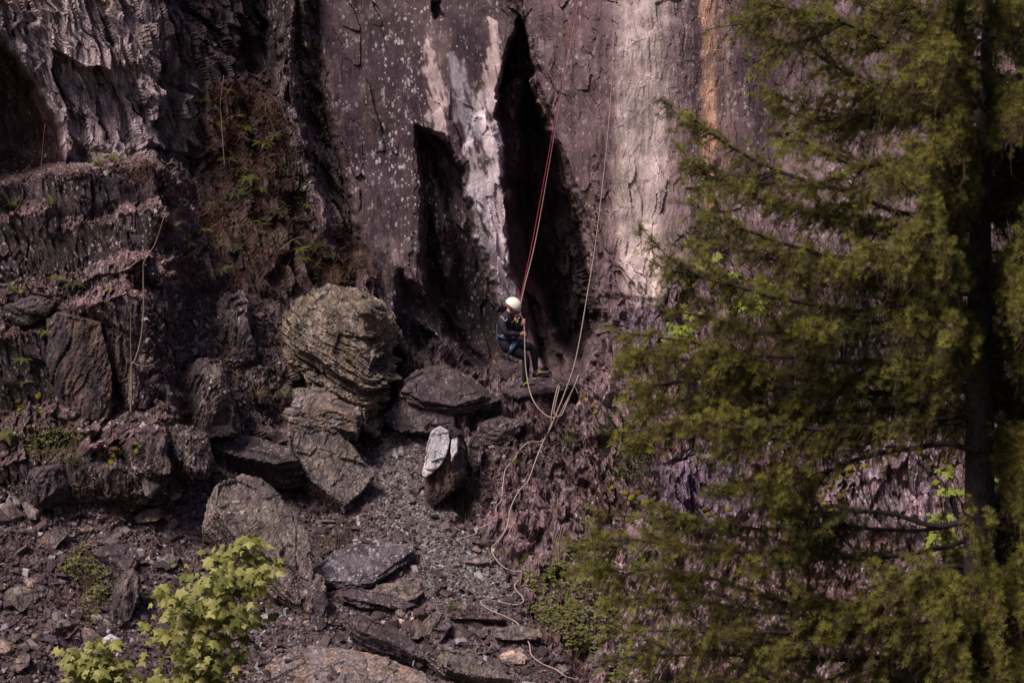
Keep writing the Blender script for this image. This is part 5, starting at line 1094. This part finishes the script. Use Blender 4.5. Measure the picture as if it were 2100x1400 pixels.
cover('leaf_litter', 'red brown fallen leaves scattered over the ledges and scree', 'leaf litter', [("0 372 150 345 300 330 300 345 150 362 0 395", 500), ("285 600 470 585 560 640 575 880 470 890 420 770 330 800 290 900 235 880 300 740", 2600), ("0 1000 300 970 430 980 300 1060 100 1090 0 1100", 800), ("0 1150 250 1150 250 1400 0 1400", 1300), ("1000 900 1200 870 1260 1000 1060 1150 990 1080", 1400), ("250 560 420 560 420 620 250 620", 350), ("0 600 260 590 200 650 0 700", 400), ("930 1050 1060 1100 1100 1250 1000 1200", 500), ("600 1240 1150 1240 1200 1400 600 1400", 1000), ("0 870 420 860 420 960 0 970", 900), ("1060 1180 1200 1300 1300 1400 1100 1400", 500), ("380 190 460 160 560 180 600 330 640 480 560 600 470 600 400 540 420 400", 2400)], .045, M_dead, 42, 'oval', .02, 1.0, .3)
cover('undergrowth', 'small dark green weeds and ivy creeping over ledges and slopes', 'undergrowth', [("420 180 600 200 640 440 560 560 430 500", 2600), ("640 560 720 530 760 560 700 600", 260), ("180 320 310 320 310 350 200 350", 240), ("0 600 160 600 140 700 0 720", 320), ("0 790 100 770 150 860 0 880", 420), ("100 860 420 850 430 940 120 960", 700), ("330 460 420 440 430 600 350 600", 420), ("1220 880 1380 900 1400 1000 1240 1000", 700), ("1000 880 1180 860 1180 960 1000 960", 350), ("620 1040 760 1040 700 1140 630 1150", 300), ("1090 1120 1400 1040 1500 1400 1150 1400", 1500), ("1180 820 1250 800 1260 880 1190 880", 180), ("500 800 570 740 580 900 500 880", 260), ("870 1040 960 1040 900 1070 860 1060", 120), ("1500 1000 2000 1050 2000 1400 1500 1400", 1500), ("60 500 340 420 330 470 90 530", 250), ("560 540 800 500 780 560 600 590", 260)], .045, M_dgreen, 43, 'oval', .05, 1.0, .5)
# ---------------------------------------------------------------- bare saplings and twigs
def bare(name, label, lines, cat='bare sapling', mat=None):
    b = Buf(); q0 = None; nm_ = 0; first = None
    objs = []
    for ln, r0, r1, dy in lines:
        q = catmull(pp(ln), 6); y0 = float(surf(pp(lines[0][0])[0][0], pp(lines[0][0])[0][1])[0][0, 1]); pts = P(q[:, 0], q[:, 1], y0-.1+dy*np.linspace(0, 1, len(q)))
        if q0 is None: q0 = pts[0]
        b.tube(pts, np.linspace(r0, r1, len(q)), 6)
    o = b.build(name, mat or M_twig, smooth=True); rebase(o, Vector(q0.tolist())); return tag(o, label, cat)
bare('bare_sapling', 'thin bare pale sapling forked at the top, standing before the left terraces', [("268 850 270 800 270 750 276 740 288 700 294 640 294 560 296 536 318 500 336 445", .020, .005, -.5), ("296 540 288 525 284 516", .008, .003, -.4), ("270 760 268 700 268 640", .012, .003, -.2), ("270 742 290 750 312 748 326 736", .007, .002, -.3), ("318 500 322 484 318 478", .005, .002, -.4)])
bare('bare_sapling', 'straight bare stem rising in the fern gully', [("461 345 457 290 453 230 452 210 459 155", .011, .004, -.3), ("453 210 446 200 440 206", .004, .002, -.3), ("452 205 470 190", .004, .002, -.3)])
bare('bare_sapling', 'very thin bare twig standing on the top left ledge', [("86 408 85 340 92 255", .007, .002, -.2)])
bare('bare_sapling', 'pair of pale bare stems beside the dense bramble bush', [("1142 1168 1140 1130 1134 1108 1138 1085 1142 1060 1143 1010", .018, .005, -.2), ("1148 1170 1146 1120 1150 1095 1154 1078", .020, .016, -.2), ("1150 1100 1130 1085 1115 1074", .004, .002, -.1), ("1154 1090 1180 1098 1200 1096", .004, .002, -.1)])
bare('dead_branch', 'pale broken branch lying across the bracken above the huge boulder', [("566 518 580 508 600 492 625 484", .008, .003, -.1)], 'branch')
# ---------------------------------------------------------------- loose stones and gravel
def stone_mesh(seed, flat):
    r = np.random.default_rng(seed); bm = bmesh.new()
    for p in r.normal(size=(14, 3)): 
        p = p/np.linalg.norm(p)*r.uniform(.75, 1.1); bm.verts.new((p[0], p[1]*.75, np.clip(p[2], -.8, .8)*flat))
    bmesh.ops.convex_hull(bm, input=bm.verts[:]); loose = [v for v in bm.verts if not v.link_faces]; bmesh.ops.delete(bm, geom=loose, context='VERTS')
    me = bpy.data.meshes.new('loose_stone'); bm.to_mesh(me); bm.free(); return me
SM = []
for k in range(12):
    me = stone_mesh(k, (.22, .35, .5)[k % 3]); me.materials.append((MR_dark, MR_brown, MR_grey, MR_dark, MR_brown, MR_out)[k % 6]); SM.append(me)
SP = []
for k in range(3): me = stone_mesh(k+30, .3); me.materials.append(mat_rock('light slate chip', (.25, .24, .26), ang=20, lichen=0, streak=9, var=(.7, 1.3), bump=.005) if k == 0 else SP[0].materials[0]); SP.append(me)
srng = np.random.default_rng(12)
zones_ = [("0 1040 300 990 440 970 430 1100 300 1250 0 1400", 85, 19), ("760 900 860 890 930 1060 1050 1120 1050 1240 700 1240 840 1110 640 1060", 30, 8), ("600 1240 1150 1240 1250 1400 560 1400", 80, 15), ("290 600 470 590 560 660 575 860 480 880 420 760 330 790 290 880", 46, 9), ("0 1280 280 1280 280 1400 0 1400", 30, 18), ("1000 880 1180 860 1200 900 1060 1050 990 1060", 12, 8), ("0 372 150 345 300 335 300 345 0 392", 12, 5)]
for env, n, s_ in zones_:
    for x, y in inpoly(env, n, srng):
        pale = srng.uniform() < .22 and x < 980; sc_ = s_/116*srng.lognormal(-.35, .5)*(.6 if pale else 1)*(1+max(0, (y-1000))/2500)
        o = place((SP if pale else SM)[srng.integers(3 if pale else 12)], 'loose_stone', x, y, 'small pale flake of slate lying loose on the scree' if pale else 'angular dark slate stone lying loose on the scree', 'stone', 'pale slate flakes on the scree' if pale else 'dark loose stones on the scree', min(sc_, .24), 1.6, .01)
def gravel(name, label, envs, mat, seed, s0, mixp):
    b = Buf(); r = np.random.default_rng(seed)
    T = np.array([(-1, -.6, -.3), (.7, -1, -.3), (1.1, .4, -.25), (-.4, 1, -.3), (-.8, -.4, .3), (.5, -.8, .25), (.8, .4, .35), (-.5, .7, .25)]); Fq = np.array([[0, 3, 2, 1], [4, 5, 6, 7], [0, 1, 5, 4], [1, 2, 6, 5], [2, 3, 7, 6], [3, 0, 4, 7]])
    for env, n in envs:
        q = inpoly(env, n, r); p, nn = surf(q[:, 0], q[:, 1]); sz = s0*np.minimum(r.lognormal(0, .55, n), 2.4); M = rotmats(nn+.45*r.normal(size=(n, 3)), r.uniform(0, 6.28, n))
        M = M*(sz[:, None]*np.stack([r.uniform(.6, 1.5, n), r.uniform(.5, 1, n), r.uniform(.25, .8, n)], -1))[:, None, :]
        b.inst(T, Fq, M, p+nn*(.3*sz)[:, None], r.uniform(0, 1, n))
    return tag(b.build(name, mat), label, 'gravel', None, 'stuff')
G_args = None
s = N('gravel chips'); rr_ = s.n('ShaderNodeAttribute', attribute_name='rnd').outputs['Fac']
cc = s.ramp(rr_, [(0, (.028, .017, .020)), (.4, (.060, .038, .043)), (.7, (.098, .068, .070)), (.88, (.14, .110, .114)), (.96, (.24, .23, .25)), (1, (.34, .32, .33))])
s.bsdf(cc, .75, s.bump(s.noise(s.n('ShaderNodeNewGeometry').outputs['Position'], 40, 4, .6), .006), .3); M_grav = s.m
G0 = "-20 1040 300 995 440 970 620 935 720 892 800 885 920 900 880 960 940 1060 1010 1095 1060 1170 1100 1300 1250 1420 -20 1420"
gravel('scree_gravel', 'grey brown slate chips covering the path and scree', [(G0, 30000), ("290 600 470 590 560 650 575 870 480 885 420 770 330 800 290 890 240 880 300 740", 6500), ("960 880 1180 866 1200 900 1080 1000 990 1070 940 1040", 3000), ("0 375 150 348 300 333 300 345 150 360 0 392", 800), ("0 1000 280 960 430 960 300 1010 0 1050", 1400), ("600 900 760 870 760 900 640 930", 600), ("0 560 280 545 270 600 0 650", 900)], M_grav, 51, .019, 0)
s = N('path gravel'); rr_ = s.n('ShaderNodeAttribute', attribute_name='rnd').outputs['Fac']
s.bsdf(s.ramp(rr_, [(0, (.07, .055, .056)), (.5, (.135, .115, .115)), (.85, (.20, .18, .18)), (1, (.33, .31, .32))]), .8, s.bump(s.noise(s.n('ShaderNodeNewGeometry').outputs['Position'], 40, 4, .6), .006), .3)
gravel('path_gravel', 'lighter grey trodden gravel on the path up to the climber', [("790 892 872 892 858 960 925 1075 1000 1112 1042 1180 1062 1250 900 1255 862 1180 868 1110 770 1080 740 1010 770 940", 16000)], s.m, 53, .017, 0)
gravel('slate_flakes', 'larger flat flakes of slate strewn over the scree and path', [(G0, 2600), ("290 600 470 590 560 650 575 870 480 885 420 770 330 800 290 890 240 880 300 740", 500)], M_grav, 52, .045, 0)
# ---------------------------------------------------------------- the larch in front
TY = -23.0
lr = np.random.default_rng(77)
base_p = P(2012, 3300, TY); e = empty('larch_tree', base_p.tolist()); tag(e, 'big green larch close to the camera covering the right side, dark straight trunk', 'tree')
tb = Buf(); tp = [(2012, 3300), (2012, 2200), (2010, 1400), (2009, 1000), (2009, 700), (2012, 400), (2022, 150), (2030, -150), (2032, -700)]
tp = catmull([P(x, y, TY) for x, y in tp], 8); tb.tube(tp, np.interp(np.linspace(0, 1, len(tp)), [0, .25, .37, .5, .62, .75, .87, 1], [.17, .14, .115, .10, .075, .05, .032, .012]), 18)
tk = tb.build('trunk', M_bark, e, True); tk.modifiers.new('s', 'SUBSURF').levels = 0
def trunk_at(y): return P(np.interp(y, [-700, -150, 150, 400, 700, 1000, 2000], [2032, 2030, 2022, 2012, 2009, 2009, 2012]), y, TY)
# limbs: px path from trunk to tip, depth offset at the tip, thickness, bare share from the trunk, hang length of the side twigs
L = [("2025 60 1900 20 1760 -40 1640 -60 1560 -80", .6, .030, 0.05, .42), ("2022 120 1900 110 1760 60 1640 20 1552 30", -.5, .032, 0.05, .42), ("2020 210 1900 205 1800 190 1700 130 1620 90 1545 125", .2, .034, 0.07, .45),
 ("2018 250 1900 240 1760 250 1650 240 1585 215", .9, .026, 0.05, .4), ("2015 300 1940 300 1850 330 1740 330 1640 290 1600 300", -.8, .026, 0.07, .4), ("2012 440 1930 440 1820 430 1720 390 1600 350 1500 300 1440 262 1405 226", .0, .040, 0.05, .42),
 ("2012 470 1880 470 1700 440 1560 410 1470 370 1395 335", .8, .030, 0.05, .42), ("2012 500 1900 520 1740 530 1600 500 1500 460 1430 425", -.9, .030, 0.07, .40), ("2010 540 1880 560 1760 565 1640 545 1500 510 1400 500", .4, .032, 0.05, .42),
 ("2010 600 1900 610 1760 640 1620 615 1500 585 1410 560 1360 565", -.3, .034, 0.07, .42), ("2010 640 1900 650 1740 690 1580 680 1440 650 1350 632", .9, .030, 0.07, .42), ("2010 690 1900 720 1740 740 1560 730 1400 700 1258 678", -.6, .034, 0.07, .40),
 ("2010 730 1880 760 1700 780 1540 770 1400 740 1300 722 1262 740", .2, .036, 0.07, .42), ("2010 800 1900 802 1760 805 1600 790 1540 765 1440 775 1330 790 1262 800", -.2, .044, 0.09, .42), ("2010 780 1850 830 1650 850 1500 830 1380 815 1290 830", .8, .030, 0.09, .40),
 ("2010 840 1850 870 1650 880 1500 870 1400 865 1300 880", -.8, .026, 0.14, .36), ("2008 860 1860 870 1700 890 1620 900 1540 895 1470 890", .3, .026, 0.16, .34), ("2008 925 1930 912 1850 918 1760 945 1680 970 1600 985 1540 985 1490 992", .0, .042, 0.50, .30),
 ("2008 1062 1920 1075 1820 1050 1740 1045 1700 1055 1650 1050 1620 1040 1590 1046", -.5, .034, 0.44, .34), ("2008 1060 1930 1085 1830 1085 1720 1080 1580 1085 1440 1075 1310 1060 1215 1055", .5, .030, 0.18, .36), ("2008 1100 1900 1130 1740 1140 1560 1130 1400 1120 1280 1105 1172 1110", -.2, .034, 0.16, .38),
 ("2008 1165 1930 1160 1840 1200 1760 1245 1640 1240 1500 1200 1380 1170 1260 1165 1165 1175", .1, .040, 0.16, .40), ("2008 1180 1900 1220 1740 1260 1580 1250 1420 1230 1290 1225 1190 1240", .8, .030, 0.14, .40), ("2008 1255 1940 1272 1860 1275 1760 1268 1640 1290 1500 1295 1360 1290 1240 1300", -.5, .038, 0.18, .40),
 ("2008 1290 1900 1330 1740 1350 1580 1350 1420 1340 1300 1350 1225 1360", .4, .034, 0.09, .42), ("2008 1360 1900 1400 1740 1420 1580 1410 1420 1400 1300 1420", -.3, .034, 0.07, .42), ("2008 1440 1900 1470 1740 1480 1580 1480 1420 1470 1300 1480", .5, .034, 0.05, .42),
 ("2025 60 2080 40 2140 -10 2200 -30", .3, .026, 0.00, .4), ("2020 180 2060 200 2110 230 2180 240", -.4, .024, 0.00, .4), ("2015 320 2070 290 2130 270 2200 260", .3, .03, 0.05, .4), ("2012 420 2060 430 2110 460 2180 470", -.3, .034, 0.09, .36), ("2012 560 2070 570 2120 575 2190 570", .2, .036, 0.14, .34),
 ("2010 640 2060 640 2110 655 2190 660", -.3, .034, 0.14, .34), ("2010 790 2070 785 2130 780 2190 770", .2, .034, 0.09, .34), ("2008 860 2060 870 2120 900 2190 910", -.2, .026, 0.00, .34), ("2008 1060 2060 1058 2120 1065 2190 1070", .2, .034, 0.14, .3), ("2008 1180 2070 1200 2130 1230 2190 1240", -.3, .026, 0.05, .3)]
for yy in range(-40, 1460, 62):      # short limbs that come towards or go away from the camera, right and left of the trunk
    for dx_ in (lr.uniform(70, 200),) if 850 < yy < 1090 else (lr.uniform(-190, -60), lr.uniform(-90, 60), lr.uniform(70, 200)): L.append(("%d %d %d %d %d %d" % (2011, yy, 2011+dx_*.5, yy+lr.uniform(-20, 25), 2011+dx_, yy+lr.uniform(-60, 40)), lr.choice([-1, 1])*lr.uniform(.8, 1.6), .018, .12, .36))
crown = Buf(); wood2 = Buf()
NT = 9; az_ = np.linspace(0, 2*math.pi, NT, endpoint=False); tv = []; tf = []
for k in range(NT):      # a needle tuft: thin flat needles spread from one point
    el_ = .25+.65*((k*7) % 5)/4; d_ = np.array([math.cos(az_[k])*math.cos(el_), math.sin(az_[k])*math.cos(el_), math.sin(el_)]); s_ = np.cross(d_, [0.3, .2, 1]); s_ /= np.linalg.norm(s_); b0 = len(tv)
    tv += [d_*.05-s_*.05, d_*.05+s_*.05, d_*.8+s_*.07, d_*1.0-s_*.02]; tf.append([b0, b0+1, b0+2, b0+3])
tv = np.array(tv); tf = np.array(tf)
tpos, tdir, tsz, trn = [], [], [], []
def dress(pts, bare_, hang, gap, vig=1.0):
    """side twigs with needle tufts along a limb"""
    ln = np.r_[0, np.cumsum(np.linalg.norm(np.diff(pts, axis=0), axis=1))]; Lt = ln[-1]; G_ = np.stack([np.gradient(pts[:, a], ln) for a in range(3)], -1)
    for u_ in lr.uniform(bare_, 1.0, max(2, int(Lt*(1-bare_)/gap))):
        k = u_*Lt; c = np.array([np.interp(k, ln, pts[:, a]) for a in range(3)]); tg = np.array([np.interp(k, ln, G_[:, a]) for a in range(3)]); tg /= np.linalg.norm(tg)+1e-9
        side = lr.choice([-1, 1]); sl = hang*(1.05-.5*max(0, u_-.5)*2)*lr.uniform(.35, 1.15)
        dr = tg*lr.uniform(.3, 1.0)+np.array([0, side*lr.uniform(.2, 1.0), 0])+np.array([0, 0, lr.normal(-.15, .45)]); dr /= np.linalg.norm(dr); m = 5; tt = np.linspace(0, 1, m)[:, None]; dp = lr.uniform(.1, 1.2)
        sp = c+dr*sl*tt+np.array([0, 0, -.55])*(sl*tt**2*dp); wood2.tube(sp, np.linspace(.0045, .0018, m), 3, cap=False)
        nt_ = max(3, int(sl/.024)); w_ = lr.uniform(.05, 1, nt_)[:, None]; pos = c+dr*sl*w_+np.array([0, 0, -.55])*(sl*w_**2*dp)+lr.normal(size=(nt_, 3))*.014
        tpos.append(pos); tdir.append(np.array([0, -.3, .6])+dr*.5+lr.normal(size=(nt_, 3))*.5); tsz.append(lr.uniform(.022, .046, nt_)*vig); trn.append(np.clip(lr.normal(.2+.45*u_, .2)+0*w_[:, 0]+.35*(w_[:, 0]-.5), 0, 1))
        if lr.uniform() < .3:   # hanging threads of old twig
            h_ = sp[lr.integers(2, m)]; hl = lr.uniform(.06, .25); wood2.tube([h_, h_+np.array([lr.normal()*.02, lr.normal()*.02, -hl*.6]), h_+np.array([lr.normal()*.05, lr.normal()*.04, -hl])], .0016, 3, cap=False)
for li, (s_, dy, rad, bare_, hang) in enumerate(L):
    q = catmull(pp(s_), 10); n = len(q); t = np.linspace(0, 1, n); pts = P(q[:, 0], q[:, 1], TY+dy*t+.10*np.sin(t*5+li)); pts[:, 2] += .035*fbm(pts*3, li, 3)*sstep(0, .1, t)
    b = Buf(); b.tube(pts, .004+(rad*.5)*(1-t)**.8, 8)
    dress(pts, bare_, hang*.85, .026)
    for k in range(7):      # longer side limbs, spreading towards and away from the camera
        u_ = lr.uniform(max(bare_, .12), .82); i0 = int(u_*(n-1)); c = pts[i0]; tg = pts[min(i0+3, n-1)]-pts[max(i0-3, 0)]; tg /= np.linalg.norm(tg); sl = lr.uniform(.45, .95)*(1.15-.5*u_)
        dr = tg*lr.uniform(.6, 1.1)+np.array([0, lr.choice([-1, 1])*lr.uniform(.2, .8), lr.normal(.0, .30)]); dr /= np.linalg.norm(dr); tt = np.linspace(0, 1, 8)[:, None]
        sp = c+dr*sl*tt+np.array([0, 0, 1.])*(.18*sl*(tt**2-.9*tt))*lr.uniform(.3, 2)+.02*fbm((c+tt)*3, k, 2)[:, None]; b.tube(sp, np.linspace(rad*.22, .003, 8), 5, cap=False)
        dress(sp, .1, hang*.62, .028)
    b.build('branch', M_bark, e, True)
tpos = np.concatenate(tpos); tdir = np.concatenate(tdir); tsz = np.concatenate(tsz); trn = np.concatenate(trn)
crown.inst(tv, tf, rotmats(tdir, lr.uniform(0, 6.28, len(tpos)))*tsz[:, None, None], tpos, trn); crown.build('crown', M_larch, e)
M_lt = mat_plain('larch twigs', (.075, .045, .035), .9, .2, nsc=20, amp=.4)
wood2.build('twigs', M_lt, e)
import sys; sys.stderr.write('TUFTS %d\n' % len(tpos))
